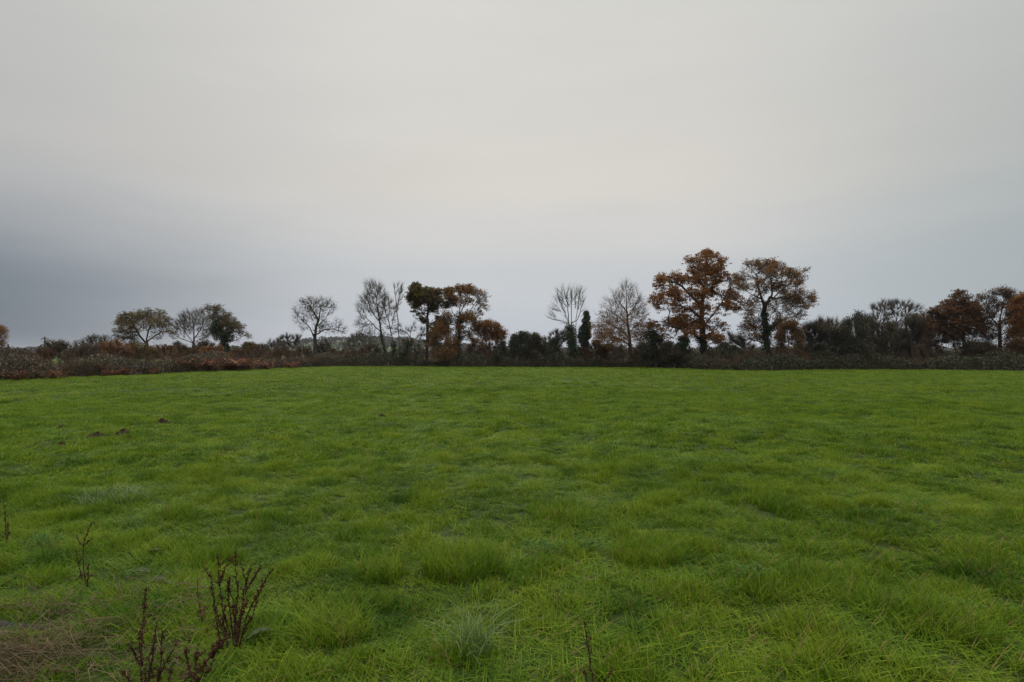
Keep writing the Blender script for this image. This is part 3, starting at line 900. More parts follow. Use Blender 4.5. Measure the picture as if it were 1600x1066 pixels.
# --- the two big oaks
tree('oak_tree', 'greatest oak of the hedge with a heavy rust brown crown', 'tree', 68,
     [[(1099, 572), (1100, 550), (1098, 525), (1096, 500), (1097, 475), (1100, 450), (1104, 425)], [(1097, 512), (1112, 494), (1124, 478), (1134, 462), (1142, 448)], [(1097, 500), (1082, 486), (1064, 478), (1045, 474)], [(1097, 480), (1080, 462), (1066, 448), (1050, 440)], [(1099, 535), (1084, 522), (1066, 515), (1046, 510)], [(1098, 465), (1112, 450), (1118, 430)], [(1100, 450), (1088, 432), (1080, 418)], [(1098, 530), (1112, 520), (1122, 512)]],
     [(1108, 401, 13, 6), (1119, 412, 17, 9), (1098, 408, 14, 8), (1083, 413, 14, 7), (1128, 417, 9, 7), (1098, 424, 26, 11), (1117, 428, 14, 9), (1040, 437, 12, 7), (1032, 446, 8, 7), (1056, 440, 18, 10), (1078, 438, 18, 10), (1100, 443, 20, 11), (1132, 436, 9, 7), (1144, 440, 13, 8), (1030, 468, 16, 8), (1050, 460, 17, 9), (1026, 479, 11, 6), (1044, 480, 15, 8), (1068, 468, 16, 10), (1088, 464, 14, 11), (1110, 460, 12, 9),
      (1130, 466, 10, 5), (1146, 471, 9, 5), (1151, 487, 7, 4), (1134, 482, 10, 5), (1070, 488, 18, 7), (1096, 488, 16, 8), (1116, 492, 8, 5), (1078, 502, 20, 8), (1100, 505, 22, 9), (1030, 508, 17, 7), (1056, 508, 17, 8), (1122, 508, 13, 7), (1020, 512, 7, 6), (1118, 524, 14, 8), (1060, 524, 15, 8), (1040, 522, 8, 6), (1126, 535, 8, 6), (1080, 518, 14, 6)],
     rb=.46, att=3600, D=.42, dk=.52, ntw=3600, leaves=25000, leaf='oak_rust', lsize=.225, lspread=.24, gaps=.38, ivy=3200, ivyrad=.5, ivytop=522)
tree('oak_tree', 'second great oak right of the rust oak with forked limbs showing and an ivied trunk', 'tree', 64.5,
     [[(1200, 573), (1199, 550), (1197, 525), (1195, 500), (1193, 482), (1190, 466), (1184, 448), (1183, 432)], [(1193, 484), (1204, 470), (1216, 458), (1228, 448), (1238, 438)], [(1193, 478), (1206, 462), (1206, 446), (1203, 432)], [(1189, 466), (1178, 462), (1168, 456), (1160, 448)], [(1198, 520), (1212, 506), (1226, 498)], [(1206, 468), (1224, 464), (1242, 464), (1254, 468)], [(1197, 520), (1184, 512), (1172, 508)], [(1198, 538), (1184, 533), (1170, 530)]],
     [(1178, 418, 15, 7), (1200, 416, 20, 6), (1192, 425, 18, 7), (1216, 422, 13, 7), (1160, 436, 12, 8), (1150, 443, 7, 5), (1176, 433, 15, 7), (1206, 434, 16, 8), (1230, 434, 16, 7), (1247, 430, 11, 6), (1254, 440, 7, 5), (1236, 444, 16, 7), (1164, 452, 11, 5), (1186, 445, 12, 6), (1214, 450, 13, 7), (1238, 462, 16, 6), (1256, 466, 14, 8), (1266, 472, 6, 6), (1238, 474, 16, 7), (1254, 478, 9, 6), (1218, 484, 15, 8), (1240, 490, 12, 8), (1250, 494, 7, 7), (1166, 482, 8, 8), (1172, 490, 9, 6), (1222, 498, 17, 7), (1178, 504, 14, 6), (1170, 514, 14, 6), (1160, 526, 12, 6), (1178, 526, 14, 6), (1166, 536, 13, 4), (1240, 506, 12, 8), (1224, 512, 14, 7)],
     rb=.42, att=3400, D=.4, dk=.5, ntw=5200, tw=(.35, .8), leaves=15500, leaf='oak_thin', lsize=.18, lspread=.22, gaps=.31, ivy=6800, ivyrad=.52, ivytop=483)
# --- under and between the big oaks
tree('ivied_stump', 'dark ivied stem just left of the great rust oak trunk', 'bush', 67, [[(1068, 572), (1068, 555), (1070, 540)]], [(1069, 538, 8, 9), (1067, 553, 10, 12)], rb=.15, att=200, ntw=400, leaves=6500, leaf='ivy', lsize=.17, lspread=.3)
tree('brown_bush', 'olive brown bush between the dark leafy bush and the ivied stem', 'bush', 66, [[(1048, 572), (1048, 558), (1047, 545)]], [(1046, 545, 9, 9), (1050, 557, 14, 10)], rb=.09, att=330, ntw=1500, leaves=3600, leaf='scrub', lsize=.17, gaps=.2)
tree('dark_bush', 'dark bush at the right foot of the great rust oak', 'bush', 63, [[(1136, 574), (1136, 560), (1138, 546)], [(1136, 562), (1124, 552)]], [(1138, 547, 13, 9), (1124, 557, 16, 10), (1150, 560, 13, 9)], rb=.11, att=620, ntw=2600, leaves=6000, leaf='dark', lsize=.18, gaps=.22)
tree('bare_shrub', 'twiggy grey thorn bush in the gap between the two great oaks', 'shrub', 66, [[(1168, 573), (1168, 558), (1164, 545), (1158, 533)], [(1168, 558), (1174, 545)], [(1165, 548), (1148, 535), (1140, 524)]],
     [(1142, 526, 8, 8), (1156, 535, 12, 8), (1172, 548, 11, 10), (1168, 560, 13, 9), (1180, 560, 8, 8)], rb=.12, att=620, bark='greytwig', ntw=3600, tw=(.4, .9), twspread=.6)
tree('brown_bush', 'tall brown shrub with rusty top crowding the right side of the ivied second oak', 'bush', 62, [[(1236, 574), (1235, 555), (1232, 535), (1230, 520)], [(1236, 555), (1246, 538)], [(1236, 558), (1224, 545)]],
     [(1232, 516, 15, 9), (1246, 522, 8, 10), (1224, 530, 13, 10), (1242, 538, 12, 10), (1232, 548, 18, 11), (1240, 560, 18, 9)], rb=.14, att=1100, ntw=5200, bark='browntwig', leaves=3000, leaf='oak_thin', lsize=.18, lspread=.28, gaps=.25, lmask=lambda px, py: np.where(py < 533, 1., .25))
tree('bare_shrub', 'leaning bare thicket of fine grey twigs right of the tall rusty-topped shrub', 'shrub', 65, [[(1256, 573), (1258, 555), (1264, 538), (1272, 522)], [(1257, 560), (1250, 545)], [(1260, 548), (1278, 532), (1290, 520)]],
     [(1266, 518, 12, 9), (1282, 514, 11, 8), (1256, 530, 10, 10), (1274, 532, 15, 10), (1262, 548, 15, 11), (1292, 518, 9, 8)], rb=.12, att=1000, bark='greytwig', ntw=6500, tw=(.6, 1.4), twspread=.4, up=.8)
tree('brown_bush', 'olive brown domed shrub behind the dark ivied clump', 'bush', 64, [[(1292, 573), (1292, 555), (1290, 540)], [(1292, 558), (1304, 545)], [(1292, 558), (1278, 546)]],
     [(1290, 527, 16, 9), (1303, 534, 10, 10), (1276, 540, 12, 10), (1294, 545, 18, 12), (1300, 559, 15, 10), (1270, 558, 13, 9)], rb=.13, att=1100, ntw=6000, bark='greytwig', leaves=2600, leaf='scrub', lsize=.17, gaps=.22, tw=(.6, 1.3), twspread=.4, up=.8)
tree('ivied_stump', 'squat black-green ivied clump in front of the olive brown dome', 'bush', 61.5, [[(1282, 575), (1282, 560), (1282, 548)]], [(1281, 548, 8, 8), (1283, 560, 10, 11)], rb=.13, att=200, ntw=300, leaves=6500, leaf='dark', lsize=.16, lspread=.28)
tree('ivied_stump', 'thin dark ivied post-like stem right of the squat ivied clump', 'bush', 62, [[(1306, 575), (1306, 562), (1306, 553)]], [(1306, 555, 3.5, 5), (1306, 562, 4, 6)], rb=.08, att=50, ntw=60, leaves=1400, leaf='ivy', lsize=.15, lspread=.14)
tree('green_shrub', 'ragged green-black shrub tapering up left of the tall pale trees', 'bush', 63, [[(1335, 574), (1335, 555), (1336, 535), (1338, 515)], [(1335, 555), (1322, 540), (1318, 526)], [(1335, 552), (1346, 535)]],
     [(1340, 506, 9, 9), (1330, 513, 10, 10), (1346, 520, 7, 10), (1320, 528, 10, 10), (1336, 530, 14, 12), (1328, 548, 17, 12), (1342, 556, 15, 11)], rb=.15, att=1300, ntw=5600, tw=(.6, 1.4), leaves=4200, leaf='dark', lsize=.18, gaps=.25, bark='greytwig', twspread=.4, up=.8)
tree('bare_tree', 'left one of two pale bare trees, its fine fan above a dark double trunk', 'tree', 69,
     [[(1372, 572), (1372, 550), (1372, 525), (1374, 505), (1378, 490)], [(1373, 510), (1366, 496), (1364, 486)], [(1374, 505), (1384, 490), (1388, 480)], [(1379, 572, 0, 0), (1378, 550), (1376, 530)]],
     [(1372, 484, 11, 8), (1384, 480, 11, 8), (1364, 494, 7, 9), (1376, 498, 13, 9), (1390, 494, 7, 8), (1374, 512, 15, 10), (1370, 530, 14, 12), (1380, 545, 14, 12)], rb=.24, att=1500, D=.4, dk=.5, r0=.012, bark='greybark', ntw=4600, tw=(.4, .9), twr=.0085, twspread=.4, ivy=2400, ivyrad=.4, ivytop=525)
tree('bare_tree', 'right one of two pale bare trees, with a light trunk and plumed twigs', 'tree', 70,
     [[(1399, 572), (1399, 550), (1398, 525), (1399, 505), (1403, 488)], [(1399, 508), (1412, 494), (1422, 486), (1430, 482)], [(1400, 500), (1396, 486)], [(1403, 490), (1410, 478)]],
     [(1402, 479, 12, 8), (1416, 482, 11, 8), (1430, 485, 8, 6), (1396, 490, 9, 8), (1412, 494, 12, 8), (1434, 493, 6, 6), (1404, 510, 14, 9), (1400, 528, 15, 12), (1412, 545, 13, 12)], rb=.22, att=1500, D=.4, dk=.5, r0=.012, bark='greybark', ntw=4600, tw=(.4, .9), twr=.0085, twspread=.4)
tree('brown_bush', 'brown scrub bush at the foot of the two pale bare trees', 'bush', 66, [[(1390, 573), (1390, 556), (1388, 542)], [(1390, 558), (1402, 545)], [(1390, 560), (1376, 546)]],
     [(1362, 515, 10, 12), (1376, 525, 13, 12), (1392, 540, 18, 12), (1368, 543, 14, 13), (1384, 557, 20, 10), (1408, 552, 13, 12)], rb=.13, att=1300, bark='greytwig', ntw=6000, tw=(.6, 1.3), leaves=2600, leaf='scrub', lsize=.17, gaps=.25, twspread=.4, up=.8)
tree('green_shrub', 'dark olive thicket tree between the pale trees and the pointed oak', 'bush', 65, [[(1426, 573), (1426, 555), (1424, 538), (1422, 522)], [(1426, 556), (1438, 540)], [(1432, 573, 0, 0), (1440, 555), (1446, 540)]],
     [(1422, 512, 12, 9), (1438, 516, 12, 10), (1414, 526, 10, 12), (1430, 532, 16, 12), (1446, 534, 10, 12), (1424, 550, 16, 12)], rb=.16, att=1400, ntw=6500, leaves=2800, leaf='scrub', lsize=.18, gaps=.28, tw=(.6, 1.4), bark='greytwig', twspread=.4, up=.8)
tree('bare_shrub', 'dark bare thicket with slanting stems left of the pointed oak trunk', 'shrub', 63, [[(1460, 574), (1460, 558), (1454, 542)], [(1460, 560), (1468, 545), (1474, 532)], [(1448, 574, 0, 0), (1446, 560), (1440, 548)]],
     [(1452, 535, 11, 10), (1470, 536, 12, 10), (1444, 550, 11, 11), (1462, 552, 14, 12)], rb=.12, att=800, bark='browntwig', ntw=4600, tw=(.5, 1.1), twspread=.6)
tree('oak_tree', 'pointed dark red oak sloping down to the left near the right edge', 'tree', 64,
     [[(1508, 574), (1507, 552), (1505, 530), (1503, 508), (1503, 485), (1503, 466)], [(1505, 522), (1490, 510), (1472, 502), (1456, 497)], [(1504, 505), (1488, 492), (1474, 488)], [(1505, 520), (1520, 508), (1530, 500)], [(1496, 574, 0, 0), (1494, 552), (1490, 535)]],
     [(1503, 460, 4, 4), (1500, 467, 8, 5), (1508, 473, 8, 6), (1487, 477, 10, 6), (1504, 481, 16, 7), (1470, 486, 11, 6), (1456, 494, 10, 5), (1484, 491, 18, 8), (1512, 492, 18, 9), (1466, 502, 20, 7), (1496, 506, 28, 9), (1520, 508, 16, 9), (1476, 516, 24, 8), (1508, 521, 24, 9), (1452, 512, 10, 7)],
     rb=.34, att=2200, ntw=3600, leaves=16500, leaf='redoak', lsize=.2, lspread=.2, gaps=.25)
tree('oak_tree', 'open red brown oak with bare upper twigs, last whole tree before the right edge', 'tree', 63,
     [[(1563, 574), (1563, 552), (1562, 528), (1562, 508), (1563, 494), (1566, 476)], [(1562, 512), (1550, 498), (1540, 484)], [(1562, 505), (1576, 492), (1586, 478)], [(1562, 520), (1546, 512), (1534, 508)], [(1562, 525), (1578, 515), (1590, 508)]],
     [(1545, 466, 13, 8), (1563, 460, 13, 8), (1580, 464, 13, 9), (1534, 478, 10, 8), (1552, 480, 14, 8), (1572, 480, 12, 8), (1588, 484, 10, 9), (1532, 494, 12, 8), (1548, 496, 10, 6), (1580, 500, 13, 8), (1538, 510, 16, 7), (1584, 516, 14, 8), (1556, 512, 12, 6), (1548, 526, 14, 6), (1574, 530, 12, 7)],
     rb=.32, att=1700, ntw=4600, tw=(.4, .9), leaves=5600, leaf='redoak', lsize=.18, lspread=.24, gaps=.3)
tree('oak_tree', 'dense rust brown tree cut by the right edge of the view', 'tree', 61,
     [[(1616, 575), (1616, 550), (1614, 525), (1612, 500)], [(1616, 535), (1602, 520), (1594, 505)], [(1616, 530), (1630, 510)]],
     [(1604, 470, 14, 9), (1596, 484, 12, 10), (1614, 488, 18, 14), (1598, 502, 13, 12), (1620, 510, 20, 14), (1600, 520, 15, 12), (1634, 490, 16, 16)], rb=.3, att=1300, ntw=2600, leaves=9500, leaf='oak_rust', lsize=.2, lspread=.3, gaps=.2)
tree('brown_bush', 'brown bush under the tree cut by the right edge', 'bush', 60, [[(1592, 576), (1592, 560), (1590, 546)], [(1592, 562), (1604, 550)]], [(1588, 545, 12, 11), (1600, 550, 14, 13), (1580, 559, 13, 10), (1604, 562, 14, 9)], rb=.11, att=900, bark='browntwig', ntw=4200, leaves=4800, leaf='redoak', lsize=.18, gaps=.2)
tree('brown_bush', 'dark brown thicket between the trunks of the pointed oak and the open oak', 'bush', 62.5, [[(1532, 575), (1532, 560), (1530, 548)], [(1532, 562), (1544, 548)], [(1516, 575, 0, 0), (1516, 558), (1514, 545)]], [(1516, 545, 12, 11), (1532, 545, 14, 10), (1546, 552, 10, 11), (1524, 558, 20, 10)], rb=.11, att=800, bark='browntwig', ntw=4200, leaves=3000, leaf='scrub', lsize=.17, gaps=.25)
tree('bare_shrub', 'thin bare understorey shrub left of the half-bare beech trunk', 'shrub', 75, [[(958, 570), (958, 555), (956, 543)], [(958, 560), (966, 548)], [(948, 570, 0, 0), (948, 556)]], [(950, 548, 10, 9), (964, 548, 11, 9), (956, 559, 14, 8)], rb=.08, att=500, bark='greytwig', ntw=2600, tw=(.4, .9))
tree('bare_shrub', 'grey scrub bush right of the half-bare beech trunk', 'shrub', 74, [[(1000, 571), (1000, 556), (1002, 545)], [(1000, 560), (994, 550)]], [(1002, 546, 10, 9), (998, 558, 13, 9)], rb=.08, att=420, bark='browntwig', ntw=2200, leaves=1200, leaf='orange', lsize=.15)
tree('bare_tree', 'spreading bare thorn tree rising behind the olive brown domed shrub', 'tree', 68, [[(1300, 572), (1300, 552), (1300, 532), (1298, 518)], [(1300, 545), (1288, 528), (1280, 515)], [(1300, 548), (1314, 530), (1320, 518)]],
     [(1284, 514, 14, 8), (1300, 510, 14, 8), (1317, 514, 11, 8), (1298, 524, 20, 9), (1310, 538, 16, 10)], rb=.16, att=900, D=.4, dk=.5, r0=.012, bark='greytwig', ntw=4600, tw=(.5, 1.1), twspread=.4, up=.8)
tree('bare_tree', 'bare twiggy tree filling between the ragged green-black shrub and the pale trees', 'tree', 67, [[(1354, 573), (1354, 552), (1353, 532), (1352, 515)], [(1354, 548), (1344, 530)], [(1354, 540), (1362, 522)]],
     [(1346, 506, 9, 9), (1356, 508, 9, 10), (1352, 522, 15, 11), (1356, 540, 15, 12)], rb=.15, att=850, D=.4, dk=.5, r0=.012, bark='greytwig', ntw=4400, tw=(.5, 1.1), twspread=.4, up=.8)
tree('bare_tree', 'bare grey tree with fine upright twigs just left of the pointed red oak', 'tree', 68, [[(1440, 573), (1440, 552), (1440, 530), (1438, 512)], [(1440, 545), (1450, 528), (1456, 514)], [(1440, 548), (1428, 528)]],
     [(1436, 503, 12, 8), (1450, 510, 10, 9), (1426, 510, 10, 9), (1440, 522, 18, 10), (1442, 540, 18, 10)], rb=.16, att=950, D=.4, dk=.5, r0=.012, bark='greytwig', ntw=4800, tw=(.5, 1.1), twspread=.4, up=.8)
tree('bare_shrub', 'dark twig thicket closing the gap just right of the olive brown dome', 'shrub', 66, [[(1322, 573), (1322, 556), (1322, 540)], [(1322, 558), (1332, 540)], [(1314, 573, 0, 0), (1314, 555)]],
     [(1324, 520, 9, 10), (1318, 535, 11, 11), (1330, 545, 10, 12), (1320, 558, 13, 9)], rb=.1, att=800, D=.4, dk=.5, r0=.012, bark='browntwig', ntw=4600, tw=(.5, 1.2), twspread=.45, up=.6, leaves=2600, leaf='scrub', lsize=.17, gaps=.25)
tree('bare_shrub', 'dark twig thicket closing the gap between the two pale bare trees', 'shrub', 67.5, [[(1392, 573), (1392, 556), (1392, 538)], [(1392, 558), (1400, 540)], [(1384, 573, 0, 0), (1384, 555)]],
     [(1392, 520, 9, 10), (1388, 535, 11, 11), (1400, 543, 10, 12), (1390, 556, 13, 9)], rb=.1, att=800, D=.4, dk=.5, r0=.012, bark='browntwig', ntw=4600, tw=(.5, 1.2), twspread=.45, up=.6, leaves=2200, leaf='scrub', lsize=.17, gaps=.25)
# --- thickets behind the corner and middle trees
tree('bare_thicket', 'pale domed bare thicket behind the mossy leaning tree', 'shrub', 150, [[(558, 562), (558, 548), (560, 538)], [(558, 555), (570, 542)], [(545, 562, 0, 0), (546, 548), (546, 540)]], [(560, 531, 16, 8), (545, 540, 10, 9), (575, 540, 12, 10), (558, 547, 20, 10)], rb=.16, att=1500, D=.6, dk=.8, bark='greybark', ntw=6500, tw=(.7, 1.5), twr=.014, twspread=.45)
tree('bare_shrub', 'brown bare shrub behind the bow of the arched tree', 'shrub', 84, [[(640, 568), (640, 552), (641, 540)], [(640, 556), (630, 545)], [(655, 568, 0, 0), (657, 552)]], [(638, 538, 10, 8), (628, 548, 11, 9), (650, 550, 11, 10), (640, 558, 16, 7)], rb=.08, att=600, bark='browntwig', ntw=3600, tw=(.4, .9))
tree('bare_shrub', 'brown bare shrub at the foot of the mossy leaning tree', 'shrub', 83, [[(585, 568), (585, 554), (582, 545)], [(585, 557), (576, 548)]], [(582, 546, 11, 8), (574, 553, 12, 8), (590, 556, 11, 8)], rb=.08, att=520, bark='browntwig', ntw=3200, tw=(.4, .9), leaves=900, leaf='scrub', lsize=.16)
tree('bare_shrub', 'grey twig bush between the orange oak and the low red brown tree', 'shrub', 80, [[(742, 568), (742, 552), (742, 540)], [(742, 556), (750, 545)]], [(742, 538, 9, 9), (750, 548, 9, 9), (738, 552, 11, 9)], rb=.08, att=520, bark='browntwig', ntw=2800, tw=(.4, .9), leaves=700, leaf='orange', lsize=.16)

# ------------------------------------------------------------------ scrub beyond the left hedge, bush by bush
LEFT_SCRUB = [
    (62, 568, 52, [(62, 566, 16, 12), (58, 572, 18, 12), (70, 560, 12, 10)], 'redtwig', 'fan of red brown willow twigs below the telegraph pole', 0, None),
    (20, 574, 60, [(10, 566, 16, 10), (28, 562, 16, 9), (22, 570, 22, 9)], 'browntwig', 'purplish brown scrub bush at the far left of the hedge', 500, 'scrub'),
    (92, 566, 72, [(90, 546, 14, 8), (82, 556, 16, 9), (104, 558, 14, 10)], 'browntwig', 'olive brown scrub bush right of the red willow twigs', 2600, 'scrub'),
    (128, 566, 68, [(128, 552, 15, 9), (140, 556, 14, 10), (120, 560, 16, 9)], 'browntwig', 'brown twig bush in front of the dark domed thicket', 700, 'scrub'),
    (150, 562, 92, [(152, 533, 18, 5), (140, 541, 20, 8), (165, 542, 18, 8), (152, 550, 24, 9)], 'browntwig', 'dark domed thicket left of the olive oak', 2600, 'dark'),
    (178, 566, 72, [(176, 545, 15, 9), (190, 552, 14, 9), (170, 556, 16, 9)], 'redtwig', 'reddish brown bush under the left limbs of the olive oak', 900, 'oak_rust'),
    (215, 566, 74, [(210, 549, 14, 8), (226, 552, 13, 8), (216, 558, 17, 8)], 'browntwig', 'brown bush hiding the foot of the olive oak', 2200, 'oak_olive2'),
    (256, 566, 80, [(258, 549, 13, 7), (246, 556, 14, 7), (268, 557, 13, 7)], 'redtwig', 'rosy brown bush between the olive oak and the rounded bare tree', 600, 'oak_rust'),
    (278, 566, 100, [(278, 546, 8, 8), (276, 553, 9, 9)], 'greytwig', 'grey green bush just left of the rounded bare tree trunk', 2200, 'dark'),
    (292, 567, 70, [(290, 553, 13, 8), (284, 559, 13, 7)], 'redtwig', 'red twig bush in front of the rounded bare tree', 300, 'scrub'),
    (318, 566, 86, [(318, 545, 12, 8), (322, 554, 14, 8)], 'browntwig', 'brown bush between the rounded bare tree and the ivied tree', 1200, 'scrub'),
    (336, 567, 66, [(334, 557, 14, 9), (345, 562, 13, 7)], 'redtwig', 'rust brown bush below the ivied tree', 700, 'oak_rust'),
    (376, 567, 74, [(378, 556, 13, 7), (368, 561, 13, 6)], 'redtwig', 'brown bush below the small rusty bush', 700, 'scrub'),
    (408, 566, 84, [(406, 552, 10, 8), (414, 558, 11, 7)], 'browntwig', 'bare brown bush right of the small rusty bush', 300, 'scrub'),
    (440, 568, 80, [(440, 556, 14, 7), (450, 560, 13, 7)], 'redtwig', 'brown bush below the low spreading bare tree', 500, 'scrub'),
    (476, 567, 84, [(474, 552, 13, 8), (482, 559, 13, 8), (466, 559, 12, 7)], 'redtwig', 'brown twig bush left of the open ash trunk', 500, 'scrub'),
    (506, 567, 84, [(505, 549, 11, 9), (512, 558, 13, 8)], 'browntwig', 'olive twig bush right of the open ash trunk', 800, 'scrub'),
    (532, 568, 84, [(532, 557, 14, 6), (545, 560, 13, 6)], 'redtwig', 'reddish scrub in the corner left of the pale domed thicket', 300, 'scrub'),
    (562, 568, 84, [(560, 558, 14, 6), (572, 562, 12, 5)], 'redtwig', 'low reddish scrub before the pale domed thicket', 300, 'scrub'),
]
for px, py, Y, lb, bk, lab, lv, lm in LEFT_SCRUB:
    tree('scrub_bush', lab, 'bush', Y, [[(px, 570), (px, lb[0][1] + 4)], [(px, 565), (px - 7, lb[0][1] + 5)], [(px, 565), (px + 7, lb[-1][1])]], lb, rb=.07, att=380, D=.4, dk=.55, r0=.012, bark=bk,
         ntw=3000, tw=(.45, 1.0), twr=.011, twspread=.38, up=.5, leaves=lv, leaf=lm or 'scrub', lsize=.19, lspread=.25, group='scrub bushes beyond the left hedge')
tree('edge_tree', 'brown tree on the left edge of the view, only its right limbs showing', 'tree', 90, [[(-22, 566), (-22, 545), (-20, 530)], [(-21, 540), (-8, 532), (4, 527)]], [(-14, 518, 16, 8), (-2, 518, 10, 7), (4, 526, 8, 3), (-6, 535, 10, 5), (-25, 512, 16, 10)], rb=.25, att=900, ntw=2400, leaves=4200, leaf='orange', lsize=.2, gaps=.25)

# ------------------------------------------------------------------ hedges


def lumpy(path, n, hmax, wid, seed, hvar=.5, back=.5):
    """points on and just inside the uneven top and face of a hedge along a path"""
    r = np.random.default_rng(seed)
    seg = np.linalg.norm(np.diff(path, axis=0), axis=1)
    cum = np.concatenate([[0], np.cumsum(seg)])
    s = r.uniform(0, cum[-1], n)
    cx_, cy_ = np.interp(s, cum, path[:, 0]), np.interp(s, cum, path[:, 1])
    e = .4
    tx = np.interp(s + e, cum, path[:, 0]) - np.interp(s - e, cum, path[:, 0])
    ty = np.interp(s + e, cum, path[:, 1]) - np.interp(s - e, cum, path[:, 1])
    L = np.hypot(tx, ty) + 1e-9
    nx, ny = -ty / L, tx / L
    a_ = r.uniform(0, np.pi, n)
    lump = .55 + hvar * (vnoise(s, s * 0, 3.2, seed) - .3) + .5 * hvar * (vnoise(s, a_ * 1.2, 1.1, seed + 1) - .3)
    rad = np.sqrt(r.uniform(.35, 1.08, n)) * lump
    off = np.cos(a_) * wid * rad
    zz = np.sin(a_) * hmax * rad
    off = off - wid * .35 * (1 - zz / hmax) * 0
    return np.stack([cx_ + nx * off, cy_ + ny * off, zz + .03], 1), s


def hedge(name, label, path, n, hmax, wid, leafm, size, seed, nst, hvar=.8):
    pl, s = lumpy(path, n, hmax, wid, seed, hvar)
    pl[:, 2] += height(pl[:, 0], pl[:, 1])
    foot = np.array([path[0, 0], path[0, 1], 0.])
    root = empty(name, foot, label, 'hedge')
    lv, lf = leaf_quads(pl, size, up=.6)
    mesh_obj('leaves', lv - foot, lf, M[leafm], root)
    ps, s = lumpy(path, nst, hmax * .75, wid * .8, seed + 5)
    base = ps.copy()
    base[:, 2] = 0
    (tv, tf), tp = twigs(ps, np.tile([[0, -.1, .8]], (nst, 1)), nst, .4, 1.5, .011, RNG, .55, .5, 3)
    sv, sf = tubes(base, ps, np.full(nst, .014), np.full(nst, .010), 3)
    V_, F_ = joinm([(tv, tf), (sv, sf)])
    mesh_obj('stems', V_ - foot, F_, M['browntwig'], root)


def shift(path, d):
    tg = np.gradient(path, axis=0)
    tg = tg / np.linalg.norm(tg, axis=1, keepdims=True)
    return path + np.stack([-tg[:, 1], tg[:, 0]], 1) * d


hedge('bramble_hedge', 'dark bramble and ivy hedge running along the left side of the field', shift(LEFT, 1.5), 84000, 1.5, 1.6, 'bramble', .095, 41, 5200)
hedge('far_hedge', 'low dark bramble hedge along the far end of the field under the trees', shift(FAR, 1.0), 60000, 1.55, 1.3, 'farbramble', .15, 57, 4200)
hedge('thicket_hedge', 'brown twiggy undergrowth behind the low far hedge', shift(FAR, 6.5), 15000, 2.6, 2.2, 'scrub', .2, 63, 9000)


def bracken(px, py, w, h, label, n=26):
    g0 = on_ground(px, py)
    k = g0[1] / F
    r = np.random.default_rng(int(px * 7 + py))
    A, B, PV, PF, o = [], [], [], [], 0
    for _ in range(n):
        b0 = g0 + np.array([np.clip(r.normal(0, .36), -.6, .6) * w * k, r.uniform(0, 1.1), 0])
        L = h * k * r.uniform(.8, 1.5)
        a_ = r.uniform(0, 2 * np.pi)
        d = np.array([math.cos(a_), math.sin(a_) - .3, 0])
        pt = [b0 + np.array([0, 0, 1]) * L * (f - .22 * f * f) + d * L * .5 * f ** 1.6 for f in (0, .3, .6, .85, 1)]
        A += pt[:-1]
        B += pt[1:]
        side = np.cross(d, [0, 0, 1.])
        for f0, w0 in ((.25, .30), (.4, .36), (.55, .30), (.7, .22), (.85, .14)):
            c = b0 + np.array([0, 0, 1]) * L * (f0 - .22 * f0 * f0) + d * L * .5 * f0 ** 1.6
            for sg in (-1, 1):
                tip = c + side * sg * L * w0 + d * L * .1 + np.array([0, 0, -L * .1 * r.uniform(.2, 1.6)])
                mid = (c + tip) / 2
                PV += [c, mid + d * L * .06, tip, mid - d * L * .06]
                PF.append([o, o + 1, o + 2, o + 3])
                o += 4
    tv, tf = tubes(A, B, np.full(len(A), .008), np.full(len(A), .006), 3)
    V_, F_ = joinm([(np.array(PV), np.array(PF)), (tv, tf)])
    tag(mesh_obj('bracken', V_, F_, M['bracken'], loc=g0), label, 'bracken', 'dead bracken along the left hedge')


for q in ((6, 596, 16, 16, 'rusty bracken clump at the far left end of the hedge'), (30, 594, 18, 14, 'reddish bracken clump below the purplish scrub'),
          (128, 586, 20, 22, 'tall orange bracken clump right of the telegraph pole'), (147, 588, 22, 20, 'dark rust bracken clump leaning into the field below the domed thicket'),
          (168, 588.5, 9, 10, 'small bright orange bracken tuft at the field edge left of the olive oak'), (190, 587.5, 14, 12, 'brown bracken clump at the field edge below the olive oak'),
          (262, 583, 15, 20, 'pale orange bracken clump right of the olive oak'), (296, 582, 20, 22, 'broad orange bracken clump below the rounded bare tree'),
          (318, 581.5, 20, 22, 'rust bracken clump below the gap left of the ivied tree'), (350, 580, 14, 18, 'brown bracken clump at the foot of the ivied tree'),
          (366, 580, 16, 22, 'bright rust bracken clump right of the ivied tree'), (384, 579.5, 15, 20, 'orange brown bracken clump below the small rusty bush'), (415, 578, 13, 14, 'faded bracken clump left of the low spreading bare tree'), (452, 576.3, 14, 13, 'low rust bracken clump below the low spreading bare tree'),
          (232, 585.5, 16, 13, 'dull brown bracken clump below the right side of the olive oak'), (75, 593, 22, 14, 'brown bracken clump below the gap right of the telegraph pole')):
    bracken(*q)

# ------------------------------------------------------------------ fence posts, telegraph pole


def post(px, py, hpx, label, lean=0.0):
    g0 = on_ground(px, py)
    g0[2] = height(g0[0], g0[1]) - .05
    h = hpx * g0[1] / F + .05
    v, f = joinm([tubes([[0, 0, 0]], [[lean, 0, h]], [.045], [.04], 8), tubes([[lean, 0, h]], [[lean, 0, h + .03]], [.04], [.004], 8)])
    tag(mesh_obj('fence_post', v + g0, f, M['post'], loc=g0), label, 'post', 'fence posts along the far hedge')


post(607, 573.4, 6, 'pale fence post under the mossy leaning bare tree')
post(643, 573.6, 6, 'pale fence post below the arched tree', .03)
post(1025, 575.6, 8, 'pale fence post before the dark bush left of the great oak')
post(1054, 576.2, 9, 'tall pale fence post left of the great rust oak', .04)
post(1206, 580.6, 8, 'grey fence post in front of the ivied second oak')

